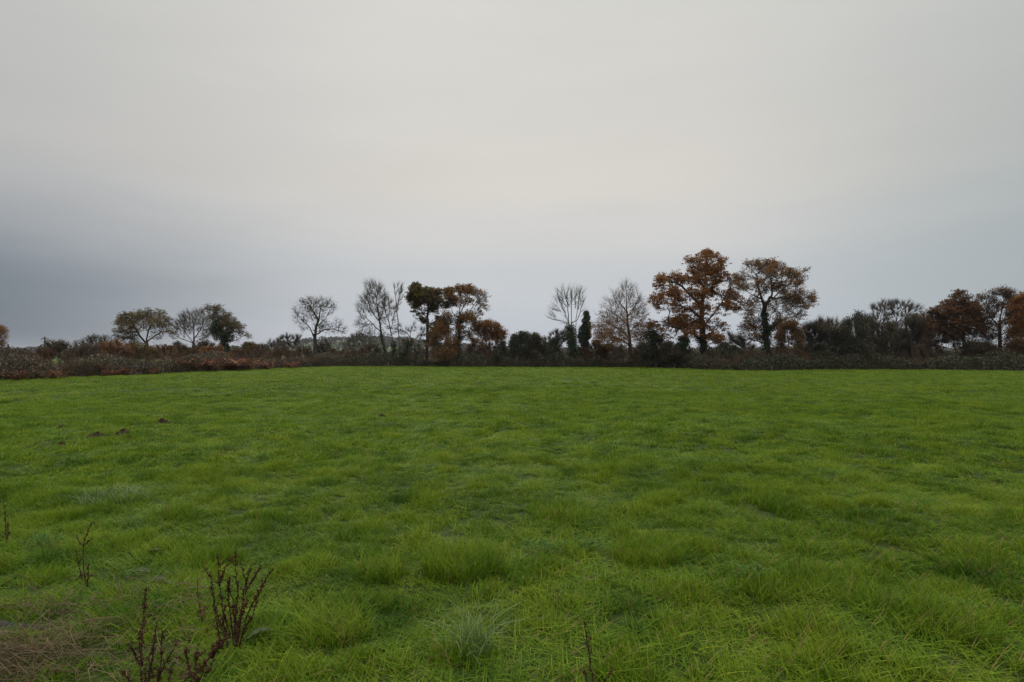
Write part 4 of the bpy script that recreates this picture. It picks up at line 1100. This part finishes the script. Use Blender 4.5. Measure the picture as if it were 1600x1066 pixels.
Yp = 150.0
p0 = at(70, 560, Yp)
p0[2] = height(p0[0], p0[1]) - .2
ptop = at(70, 527, Yp)
pole = empty('telegraph_pole', p0, 'dark wooden telegraph pole with a crossarm above the red willow scrub', 'pole')
H = ptop[2] - p0[2]
v, f = tubes([[0, 0, 0]], [[0, 0, H]], [.24], [.17], 10)
mesh_obj('pole', v, f, M['pole'], pole, True)
v, f = tubes([[0, 0, H - .1], [0, 0, H - .1]], [[-.95, 0, H - .6], [.95, 0, H - .6]], [.09, .09], [.08, .08], 6)
mesh_obj('crossarm', v, f, M['pole'], pole)
for sx_, zz in ((-.95, H - .6), (.95, H - .6), (0, H)):
    v, f = joinm([tubes([[sx_, 0, zz]], [[sx_, 0, zz + .22]], [.04], [.03], 6), tubes([[sx_, 0, zz + .18]], [[sx_, 0, zz + .36]], [.09], [.06], 8)])
    mesh_obj('insulator', v, f, M['greybark'], pole)

# ------------------------------------------------------------------ hills and far woods


def ridge(px, py_top, Y):
    return EYE + (HY - py_top) / F * Y


hx = np.linspace(-2200, 2200, 221)
hyv = np.linspace(0, 1, 26)
prof_px = np.array([-400, 0, 100, 200, 300, 420, 462, 490, 530, 570, 600, 640, 690, 760, 850, 1000, 1300, 1600, 2000])
prof_py = np.array([551, 548, 549, 550, 550, 549, 545, 539, 533, 531, 531, 533, 540, 546, 549, 550, 549, 548, 549])
HYD = 1150.0
GX, GV = np.meshgrid(hx, hyv, indexing='ij')
top = ridge(0, np.interp(hx / HYD * F + CX, prof_px, prof_py), HYD)
GZ = -2.5 + (top[:, None] + 2.5) * np.sin(GV * np.pi) ** .9
GY = HYD - 380 + GV * 760
V = np.stack([GX, GY, GZ + 2 * vnoise(GX, GY, 80., 6)], -1).reshape(-1, 3)
nx_, ny_ = GX.shape
i, j = np.meshgrid(np.arange(nx_ - 1), np.arange(ny_ - 1), indexing='ij')
a = i * ny_ + j
m, t, out = mat_base('hill_fields')
g = N(t, 'ShaderNodeNewGeometry')
vo = N(t, 'ShaderNodeTexVoronoi', i_Scale=.006)
t.links.new(g.outputs['Position'], vo.inputs['Vector'])
sp = N(t, 'ShaderNodeSeparateColor')
t.links.new(vo.outputs['Color'], sp.inputs[0])
c = ramp(t, sp.outputs[0], [(0, (.035, .055, .018)), (.4, (.06, .09, .025)), (.6, (.035, .036, .022)), (1, (.045, .05, .026))], 'CONSTANT')
p = N(t, 'ShaderNodeBsdfPrincipled', i_Roughness=1.0)
t.links.new(c, p.inputs['Base Color'])
t.links.new(p.outputs[0], out.inputs[0])
hill = mesh_obj('hills', V, np.stack([a, a + ny_, a + ny_ + 1, a + 1], -1).reshape(-1, 4), m, smooth_=True)
tag(hill, 'low wooded hills with small fields on the skyline', kind='structure')


def crowns(C_, Rr, Hh, per, size, rng):
    """many ragged far crowns in one cloud of leaf faces"""
    n = len(C_)
    k = np.repeat(np.arange(n), per)
    d = unit(rng.normal(size=(n * per, 3)))
    r = rng.uniform(.3, 1, n * per) ** .4
    off = d * r[:, None] * np.stack([Rr[k], Rr[k], Hh[k] * .5], 1)
    off[:, 2] += Hh[k] * .5
    return leaf_quads(C_[k] + off, size, up=.3, aspect=.8, rng=rng)


rng = np.random.default_rng(77)
n = 3000
ax = rng.uniform(-2000, 2000, n)
vv = rng.uniform(.05, .56, n)
tz = ridge(0, np.interp(ax / HYD * F + CX, prof_px, prof_py), HYD)
az_ = -2.5 + (tz + 2.5) * np.sin(vv * np.pi) ** .9
C_ = np.stack([ax, HYD - 380 + vv * 760, az_ - 1.0], 1)
ok = (vnoise(C_[:, 0], C_[:, 1], 130., 8) > .28) | (vv > .36)
C_ = C_[ok]
v, f = crowns(C_, rng.uniform(4, 8, len(C_)), rng.uniform(6, 11, len(C_)), 46, 3.0, rng)
o = mesh_obj('hill_woods', v, f, M['farwood'])
tag(o, 'far woods covering the low hills on the skyline', 'woods', kind='stuff')
# tree belts between the field and the hills
P_ = []
for Yb, x0, x1, nn in ((330, -420, 420, 260), (520, -640, 640, 320), (240, -260, -95, 60), (250, 40, 330, 90), (720, -900, 900, 380)):
    P_.append(np.stack([rng.uniform(x0, x1, nn), Yb + rng.normal(0, 9, nn) + rng.uniform(-40, 40, nn) * (Yb > 300), np.full(nn, -.6)], 1))
C_ = np.concatenate(P_)
C_[:, 2] += height(C_[:, 0], C_[:, 1])
clr = (np.abs((C_[:, 0] / C_[:, 1] * F + CX) - 530) > 14) | (C_[:, 1] > 600)
C_ = C_[clr]
hh = rng.uniform(3.0, 6.5, len(C_)) * (.75 + .5 * vnoise(C_[:, 0], C_[:, 1], 60., 12))
v, f = crowns(C_, hh * rng.uniform(.4, .7, len(C_)), hh, 110, .95, rng)
o = mesh_obj('far_treeline', v, f, M['farwood'])
tag(o, 'distant hedgerows and tree belts beyond the field', 'trees', kind='stuff')
# the small pointed conifer on the left skyline
c0 = at(13, 552, 420)
c0[2] = 0
root = empty('conifer', c0, 'tiny pointed dark conifer on the far left skyline', 'tree')
v, f = tubes([[0, 0, 0]], [[0, 0, 7]], [.3], [.05], 6)
mesh_obj('trunk', v, f, M['bark'], root)
k = rng.uniform(0, 1, 700) ** .6
ang = rng.uniform(0, 2 * np.pi, 700)
rad = (k) * 2.6 * rng.uniform(.3, 1, 700)
v, f = leaf_quads(np.stack([rad * np.cos(ang), rad * np.sin(ang), 8.5 * (1 - k) + .6], 1), .9, rng=rng)
mesh_obj('crown', v, f, M['dark'], root)

# ------------------------------------------------------------------ foreground: dead docks, molehills, tussocks, straw, mud


def blob_seeds(C_, r, rng):
    """small irregular octahedra: dock seeds"""
    n = len(C_)
    base = np.array([[1, 0, 0], [-1, 0, 0], [0, 1, 0], [0, -1, 0], [0, 0, 1.3], [0, 0, -1.3]])
    V_ = C_[:, None] + base[None] * (r * rng.uniform(.5, 1.3, (n, 6, 1)))
    f_ = np.array([[0, 2, 4], [2, 1, 4], [1, 3, 4], [3, 0, 4], [2, 0, 5], [1, 2, 5], [3, 1, 5], [0, 3, 5]])
    return V_.reshape(-1, 3), (f_[None] + (np.arange(n) * 6)[:, None, None]).reshape(-1, 3)


def dock(label, foot_px, stalks, seeds=1.0, thick=1.0, group='dead dock stalks in the grass'):
    """stalks: pixel polylines from the ground up, each with its own depth offset"""
    g0 = on_ground(*foot_px)
    g0[2] = height(g0[0], g0[1])
    rng_ = np.random.default_rng(int(foot_px[0] * 31 + foot_px[1]))
    root = empty('dead_dock', g0, label, 'weed', group)
    for st in stalks:
        Y0 = g0[1] + rng_.normal(0, .05)
        pts_ = [at(q[0], q[1], Y0 + rng_.normal(0, .03)) for q in st]
        if st[0][1] > foot_px[1] - 25:
            pts_[0] = np.array([pts_[0][0], pts_[0][1], min(pts_[0][2], g0[2] - .02)])
        fine = []
        for a_, b_ in zip(pts_[:-1], pts_[1:]):
            k = max(2, int(np.linalg.norm(b_ - a_) / .02))
            for s in range(k):
                fine.append(a_ + (b_ - a_) * s / k + rng_.normal(0, .0018, 3))
        fine.append(pts_[-1])
        fine = np.array(fine)
        n_ = len(fine)
        rr_ = np.linspace(.0046, .0016, n_) * thick
        v_, f_ = tubes(fine[:-1], fine[1:], rr_[:-1], rr_[1:], 5)
        mesh_obj('stem', v_ - g0, f_, M['weedstem'], root)
        sp_a, sp_b, sp_c = [], [], []
        for _ in range(int(n_ * .28 * seeds)):
            i0 = int(n_ * rng_.uniform(.25, .92))
            dr = unit(np.array([rng_.normal(0, .6), rng_.normal(0, .6), 1.0]))
            L_ = rng_.uniform(.012, .05) * thick
            mid_ = fine[i0] + dr * L_ * .5
            end_ = fine[i0] + dr * L_ + np.array([rng_.normal(0, .006), rng_.normal(0, .006), 0])
            sp_a += [fine[i0], mid_]
            sp_b += [mid_, end_]
            for f0 in rng_.uniform(.1, 1, 7):
                sp_c.append(fine[i0] * (1 - f0) + end_ * f0 + rng_.normal(0, .004, 3))
        lo = int(n_ * .22)
        cnt = int((n_ - lo) * 6 * seeds)
        if cnt > 3:
            fpos = rng_.uniform(0, 1, cnt)
            ii = lo + (fpos * (n_ - lo - 1)).astype(int)
            whorl = np.sin(ii * 1.15 + rng_.uniform(0, 6)) * .5 + .5
            rad_ = (.005 + .014 * whorl * (1 - .45 * fpos)) * thick
            c_ = fine[ii] + unit(rng_.normal(size=(cnt, 3))) * (rad_ * rng_.uniform(.2, 1, cnt))[:, None]
            if sp_c:
                c_ = np.concatenate([c_, np.array(sp_c)])
            v_, f_ = blob_seeds(c_, .0040 * thick, rng_)
            if sp_a:
                tv_, tf_ = tubes(sp_a, sp_b, np.full(len(sp_a), .0016), np.full(len(sp_a), .001), 4)
                v_, f_ = joinm([(v_, f_), (tv_, tf_)])
            mesh_obj('seed_spike', v_ - g0, f_, M['seed'], root)
    for _ in range(2):
        a_ = rng_.uniform(0, 2 * np.pi)
        d_ = np.array([math.cos(a_), math.sin(a_), 0])
        sd_ = np.array([-d_[1], d_[0], 0])
        Lw = rng_.uniform(.05, .09)
        rows_ = []
        for i_ in range(8):
            f_ = i_ / 7
            c0_ = d_ * Lw * f_ + np.array([0, 0, .06 + .04 * math.sin(f_ * 2.9)]) + rng_.normal(0, .004, 3)
            w0_ = .007 * math.sin(math.pi * (f_ * .92 + .06)) + .001
            rows_ += [c0_ - sd_ * w0_ + np.array([0, 0, w0_ * .9]), c0_, c0_ + sd_ * w0_ + np.array([0, 0, w0_ * .9])]
        q_ = [[3 * i_ + k_, 3 * i_ + k_ + 1, 3 * i_ + k_ + 4, 3 * i_ + k_ + 3] for i_ in range(7) for k_ in range(2)]
        mesh_obj('withered_leaf', np.array(rows_), np.array(q_), M['weedstem'], root, True)


dock('largest bushy dead dock with many dark branching seed stalks', (366, 1006),
     [[(368, 1004), (367, 970), (372, 930), (368, 890), (369, 857)], [(362, 1002), (350, 960), (343, 920), (341, 865)], [(372, 1006), (385, 965), (399, 935), (416, 905), (430, 885)],
      [(370, 1004), (378, 950), (383, 915), (393, 883)], [(360, 1000), (336, 950), (330, 905), (318, 884)], [(382, 930), (395, 905), (408, 886)], [(343, 915), (352, 888), (363, 872)], [(374, 1006), (379, 990), (396, 960), (404, 925)],
      [(366, 1004), (360, 960), (356, 925), (360, 900)], [(350, 990), (339, 975), (334, 945)], [(367, 1000), (374, 965), (388, 940)], [(386, 925), (384, 905), (379, 893)], [(356, 995), (348, 970), (352, 940)], [(371, 960), (364, 935), (352, 915)], [(366, 1006), (369, 975), (362, 945)]], 1.2)
dock('thin single dead stalk just left of the largest dead dock', (317, 980), [[(317, 980), (312, 950), (309, 925), (308, 902)]], .8, .8)
dock('forked dead dock standing alone in the grass on the left', (135, 905), [[(135, 905), (130, 880), (130, 850), (137, 830), (148, 811)], [(130, 853), (122, 845), (119, 836)], [(130, 853), (139, 846), (147, 840)], [(131, 885), (121, 872), (118, 857)], [(136, 896), (139, 880)]], .7, 1.0)
dock('tall dead stalk on the left edge of the view', (10, 846), [[(10, 846), (9, 825), (8, 800), (4, 778)], [(10, 840), (13, 828), (12, 816)]], .5, 1.0)
dock('dead dock with upright seed stalks at the bottom left beside the straw', (222, 1092),
     [[(222, 1090), (220, 1040), (221, 1000), (226, 950), (228, 918)], [(221, 1050), (212, 1025), (203, 1008)], [(224, 1088), (236, 1040), (242, 1000), (245, 972)], [(243, 1090), (250, 1050), (252, 1010), (253, 985)], [(246, 1060), (262, 1030), (279, 1001)], [(216, 1085), (200, 1058), (186, 1047)], [(240, 1060), (232, 1030), (240, 1008)], [(255, 1090), (264, 1060), (270, 1035)], [(222, 1040), (219, 1015), (217, 990)], [(235, 1088), (226, 1055), (229, 1030)]], 1.0, 1.0)
dock('leaning dead dock with a thick dark spike at the bottom near the straw', (288, 1085),
     [[(288, 1085), (305, 1055), (328, 1028), (345, 1008), (356, 989)], [(300, 1060), (294, 1035), (291, 1012)], [(306, 1052), (306, 1030), (309, 1012)], [(292, 1078), (312, 1062), (332, 1040)]], 1.9, 1.25)
dock('short dead dock stalk at the bottom centre edge', (930, 1090), [[(930, 1090), (925, 1055), (919, 1010), (912, 966)], [(926, 1066), (916, 1055), (907, 1046)], [(933, 1088), (945, 1062), (962, 1044)]], .9, .9)


def molehill(px, py, w, label, hgt=.5):
    g0 = on_ground(px, py)
    g0[2] = height(g0[0], g0[1]) + .03
    wm = w * g0[1] / F
    r = np.random.default_rng(int(px + py * 3))
    nr_, na_ = 9, 28
    V_, F_ = [[0, 0, wm * hgt * .38]], []
    for i_ in range(1, nr_ + 1):
        f_ = i_ / nr_
        for j_ in range(na_):
            a_ = j_ / na_ * 2 * np.pi
            rad_ = wm * .5 * f_ * (1 + .35 * math.sin(2 * a_ + px) * f_ + r.normal(0, .06))
            V_.append([rad_ * math.cos(a_), rad_ * math.sin(a_) * .8, wm * hgt * .38 * (1 - f_ ** 1.7) - .04 * f_ + r.normal(0, .012)])
    V_ = np.array(V_)
    for j_ in range(na_):
        F_.append([0, 1 + j_, 1 + (j_ + 1) % na_])
    Q_ = [[1 + i_ * na_ + j_, 1 + (i_ + 1) * na_ + j_, 1 + (i_ + 1) * na_ + (j_ + 1) % na_, 1 + i_ * na_ + (j_ + 1) % na_] for i_ in range(nr_ - 1) for j_ in range(na_)]
    nc = 90
    ii = r.integers(0, len(V_), nc)
    cv, cf = blob_seeds(V_[ii] * np.array([1.15, 1.15, 1]) + np.array([0, 0, .012]), wm * .045, r)
    Vv = np.concatenate([V_, cv])
    o_ = mesh_obj('molehill', Vv + g0, [np.array(F_), np.array(Q_), cf + len(V_)], M['soil'], loc=g0)
    tag(o_, label, 'molehill', 'molehills on the left of the field')


molehill(193, 682.5, 27, 'widest fresh molehill of red brown soil')
molehill(203, 688.5, 13, 'small molehill touching the near side of the widest one')
molehill(152, 684.5, 24, 'broad low molehill just left of the widest one', .4)
molehill(138, 675.5, 14, 'small molehill behind the broad low one', .4)
molehill(97, 673, 18, 'molehill furthest left in the group of molehills', .45)
molehill(96, 697, 14, 'nearest small molehill on the left of the group', .4)
molehill(253, 667.5, 18, 'molehill to the right of the group, standing apart', .55)
molehill(198, 661.5, 13, 'faint far molehill behind the widest one', .35)
molehill(597, 651, 17, 'lone molehill out in the middle of the field', .4)
molehill(553, 650, 8, 'tiny molehill left of the lone one in the middle', .4)


def tussock(px, py, wpx, hmin, hmax, n, mat, label, wid=.005, lean=1.1, arch=3):
    g0 = on_ground(px, py)
    g0[2] = height(g0[0], g0[1])
    v_, f_ = blades(n, wpx * g0[1] / F * .5, hmin, hmax, wid, arch, lean, int(px * 3 + py))
    rad_ = np.hypot(v_[:, 0], v_[:, 1])
    o_ = mesh_obj('grass_tussock', v_ + g0, f_, M[mat], loc=g0)
    tag(o_, label, 'grass tussock', 'grass tussocks in the field')


tussock(735, 1012, 62, .22, .44, 130, 'longgrass', 'pale long-bladed tuft arching over at the bottom centre', .006, 1.2, 5)
tussock(700, 1020, 70, .12, .24, 160, 'grass', 'dark green tuft hugging the left of the pale arching tuft', .0055, 1.1, 4)
tussock(180, 782, 95, .14, .28, 240, 'longgrass', 'silvery long-bladed patch on the left of the field', .008, 1.2, 4)
tussock(722, 880, 120, .16, .30, 1500, 'grass', 'large domed tussock in front of the middle of the field', .0055, .9, 4)
tussock(1010, 868, 110, .13, .25, 1100, 'grass', 'wide dark tussock right of the large domed one', .0055, .9, 4)
tussock(590, 890, 85, .12, .24, 600, 'grass', 'loose tussock left of the large domed one', .0055, 1.1, 4)
tussock(1290, 915, 150, .12, .24, 1100, 'grass', 'broad leaning tussock on the right foreground', .0055, 1.0, 4)
tussock(1480, 985, 130, .12, .26, 900, 'grass', 'rank tussock near the bottom right corner', .0055, 1.1, 4)
tussock(365, 735, 75, .12, .24, 380, 'grass', 'dark ragged tussock near the silvery patch', .008, 1.1, 3)
tussock(10, 627.5, 17, .12, .26, 260, 'grass', 'dark far tuft beside the left edge of the view', .02, .8, 3)
tussock(445, 640, 18, .08, .16, 180, 'grass', 'small far dark tuft below the open ash', .02, .8, 3)
tussock(520, 985, 110, .12, .26, 800, 'grass', 'lush tussock right of the largest dead dock', .0055, 1.1, 4)
tussock(880, 800, 110, .10, .18, 800, 'grass', 'low wide tussock behind the large domed one', .007, .9, 3)


def broad_leaf(px, py, L, W_, yaw, tilt, label):
    g0 = on_ground(px, py)
    g0[2] = height(g0[0], g0[1]) + .05
    V_, F_ = [], []
    for i_ in range(11):
        f_ = i_ / 10
        w_ = W_ * math.sin(math.pi * min(f_ * .93 + .07, 1)) ** .75 * (1 - .25 * f_)
        zc = math.sin(f_ * 2.6) * L * tilt * .6 - .01
        for s_ in (-1, -.5, 0, .5, 1):
            V_.append([(f_ - .5) * L, s_ * w_, zc + abs(s_) * w_ * .35 + .004 * math.sin(f_ * 22 + s_ * 3)])
    for i_ in range(10):
        for s_ in range(4):
            k = i_ * 5 + s_
            F_.append([k, k + 1, k + 6, k + 5])
    V_ = np.array(V_)
    c_, s_ = math.cos(yaw), math.sin(yaw)
    V_ = np.stack([V_[:, 0] * c_ - V_[:, 1] * s_, V_[:, 0] * s_ + V_[:, 1] * c_, V_[:, 2]], 1)
    o_ = mesh_obj('dock_leaf', V_ + g0, np.array(F_), M['dockleaf'], smooth_=True, loc=g0)
    tag(o_, label, 'leaf', 'broad dock leaves in the grass')


broad_leaf(407, 1000, .15, .035, .5, .35, 'broad grey green dock leaf at the right foot of the largest dead dock')
broad_leaf(246, 912, .15, .05, .3, .35, 'rounded pale dock leaf lying left of the thin single dead stalk')
broad_leaf(262, 915, .11, .03, -.6, .3, 'brownish curled dock leaf touching the rounded pale one')
broad_leaf(220, 890, .15, .045, .1, .2, 'flat grey dock leaf behind the rounded pale one')
broad_leaf(243, 858, .10, .03, .2, .2, 'small dark dock leaf furthest back of the dock leaves')

# wet mud at the left edge and the straw round it
def clover(px, py, w, n_, label):
    g0 = on_ground(px, py)
    g0[2] = height(g0[0], g0[1])
    r_ = np.random.default_rng(int(px))
    V_, F_, o_ = [], [], 0
    for _ in range(n_):
        c_ = np.array([r_.normal(0, w), r_.normal(0, w * .6), r_.uniform(.05, .11)])
        nrm = unit(np.array([r_.normal(0, .4), r_.normal(0, .4) - .25, 1.]))
        u_, v_ = (q_[0] for q_ in frames(nrm[None]))
        R0 = r_.uniform(.010, .020)
        a0 = r_.uniform(0, 6)
        for t_ in range(3):
            a_ = a0 + t_ * 2.094
            d_ = u_ * math.cos(a_) + v_ * math.sin(a_)
            e_ = -u_ * math.sin(a_) + v_ * math.cos(a_)
            V_ += [c_, c_ + d_ * R0 * .6 + e_ * R0 * .55 + nrm * .003, c_ + d_ * R0 * 1.15, c_ + d_ * R0 * .6 - e_ * R0 * .55 + nrm * .003]
            F_.append([o_, o_ + 1, o_ + 2, o_ + 3])
            o_ += 4
    tag(mesh_obj('clover_patch', np.array(V_) + g0, np.array(F_), M['clover'], loc=g0), label, 'clover', 'clover patches in the grass')


M['clover'] = leaf_mat('clover_leaves', [(.030, .075, .010), (.06, .125, .020), (.11, .17, .045)], .25, .75, .08, .1)
clover(848, 855, .10, 120, 'pale clover patch right of the large domed tussock')
clover(930, 853, .09, 110, 'pale clover patch just left of the wide dark tussock')
clover(1492, 962, .09, 100, 'clover patch in the right foreground above the rank tussock')
clover(1175, 905, .08, 90, 'clover patch left of the broad leaning tussock')
clover(70, 845, .10, 90, 'clover patch near the left edge by the forked dead dock')

g0 = np.array([MUD[0] - .05, MUD[1], 0.])
nr_, na_ = 10, 40
V_, Q_ = [[0, 0, .045]], []
r = np.random.default_rng(5)
for i_ in range(1, nr_ + 1):
    f_ = i_ / nr_
    for j_ in range(na_):
        a_ = j_ / na_ * 2 * np.pi
        rad_ = f_ * (1 + .18 * math.sin(3 * a_ + 1) + .08 * math.sin(7 * a_))
        V_.append([.36 * rad_ * math.cos(a_), .17 * rad_ * math.sin(a_), .03 * (1 - f_ ** 3) - .06 * f_ ** 4 + r.normal(0, .004)])
V_ = np.array(V_)
V_[:, 2] += height(V_[:, 0] + g0[0], V_[:, 1] + g0[1])
F_ = [[0, 1 + j_, 1 + (j_ + 1) % na_] for j_ in range(na_)]
Q_ = [[1 + i_ * na_ + j_, 1 + (i_ + 1) * na_ + j_, 1 + (i_ + 1) * na_ + (j_ + 1) % na_, 1 + i_ * na_ + (j_ + 1) % na_] for i_ in range(nr_ - 1) for j_ in range(na_)]
o = mesh_obj('mud_patch', V_ + g0, [np.array(F_), np.array(Q_)], M['mud'], smooth_=True)
tag(o, 'patch of bare wet grey mud at the left edge of the field', kind='structure')

# dead straw lying at the bottom left
n = 1900
cx_, cy_ = on_ground(-6, 1045)[:2]
bx = cx_ - .04 + r.normal(0, .20, n)
by = cy_ + r.normal(0, .16, n)
nearmud = r.integers(0, n, 420)
bx[nearmud] = MUD[0] + .1 + r.normal(0, .35, 420)
by[nearmud] = MUD[1] + r.choice([-.2, .22], 420) + r.normal(0, .05, 420)
P0 = np.stack([bx, by, height(bx, by) + r.uniform(0, .10, n)], 1)
lo_ = r.permutation(n)[:600]
loose = np.array([on_ground(a_, b_)[:2] for a_, b_ in zip(r.uniform(20, 340, 600), r.uniform(905, 1080, 600))])
P0[lo_, :2] = loose
P0[lo_, 2] = height(loose[:, 0], loose[:, 1]) + r.uniform(.02, .12, 600)
an = r.normal(-.25, .7, n) + np.pi * (r.uniform(size=n) < .5)
L = r.uniform(.08, .3, n)
d = np.stack([np.cos(an), np.sin(an), r.normal(.05, .16, n)], 1)
side = np.stack([-np.sin(an), np.cos(an), r.normal(0, .5, n)], 1)
w_ = r.uniform(.0009, .0022, n)[:, None]
P1 = P0 + d * (L * .5)[:, None]
P2 = P1 + (d + np.stack([r.normal(0, .25, n), r.normal(0, .25, n), r.uniform(-.5, 0, n)], 1)) * (L * .5)[:, None]
P2[:, 2] = np.maximum(P2[:, 2], height(P2[:, 0], P2[:, 1]) + .02)
V_ = np.stack([P0 - side * w_, P0 + side * w_, P1 - side * w_, P1 + side * w_, P2 - side * w_ * .4, P2 + side * w_ * .4], 1).reshape(-1, 3)
q = np.array([[0, 1, 3, 2], [2, 3, 5, 4]])
o = mesh_obj('dry_straw', V_, (q[None] + (np.arange(n) * 6)[:, None, None]).reshape(-1, 4), M['straw'])
tag(o, 'tangle of dead tan straw at the bottom left corner', 'straw', kind='stuff')

# ------------------------------------------------------------------ haze: damp air that fades the hills
HZ = 3600.0
V_ = np.array([[x_, y_, z_] for z_ in (-6.0, 46.0) for y_ in (-HZ, HZ) for x_ in (-HZ, HZ)])
F_ = np.array([[0, 2, 3, 1], [4, 5, 7, 6], [0, 1, 5, 4], [2, 6, 7, 3], [0, 4, 6, 2], [1, 3, 7, 5]])
m, t, out = mat_base('haze_air')
pv = N(t, 'ShaderNodeVolumePrincipled', i_Density=.00012)
pv.inputs['Color'].default_value = (.86, .91, 1.0, 1)
t.links.new(pv.outputs[0], out.inputs['Volume'])
o = mesh_obj('haze', V_, F_, m)
tag(o, 'thin damp haze over the whole landscape', 'haze', kind='stuff')
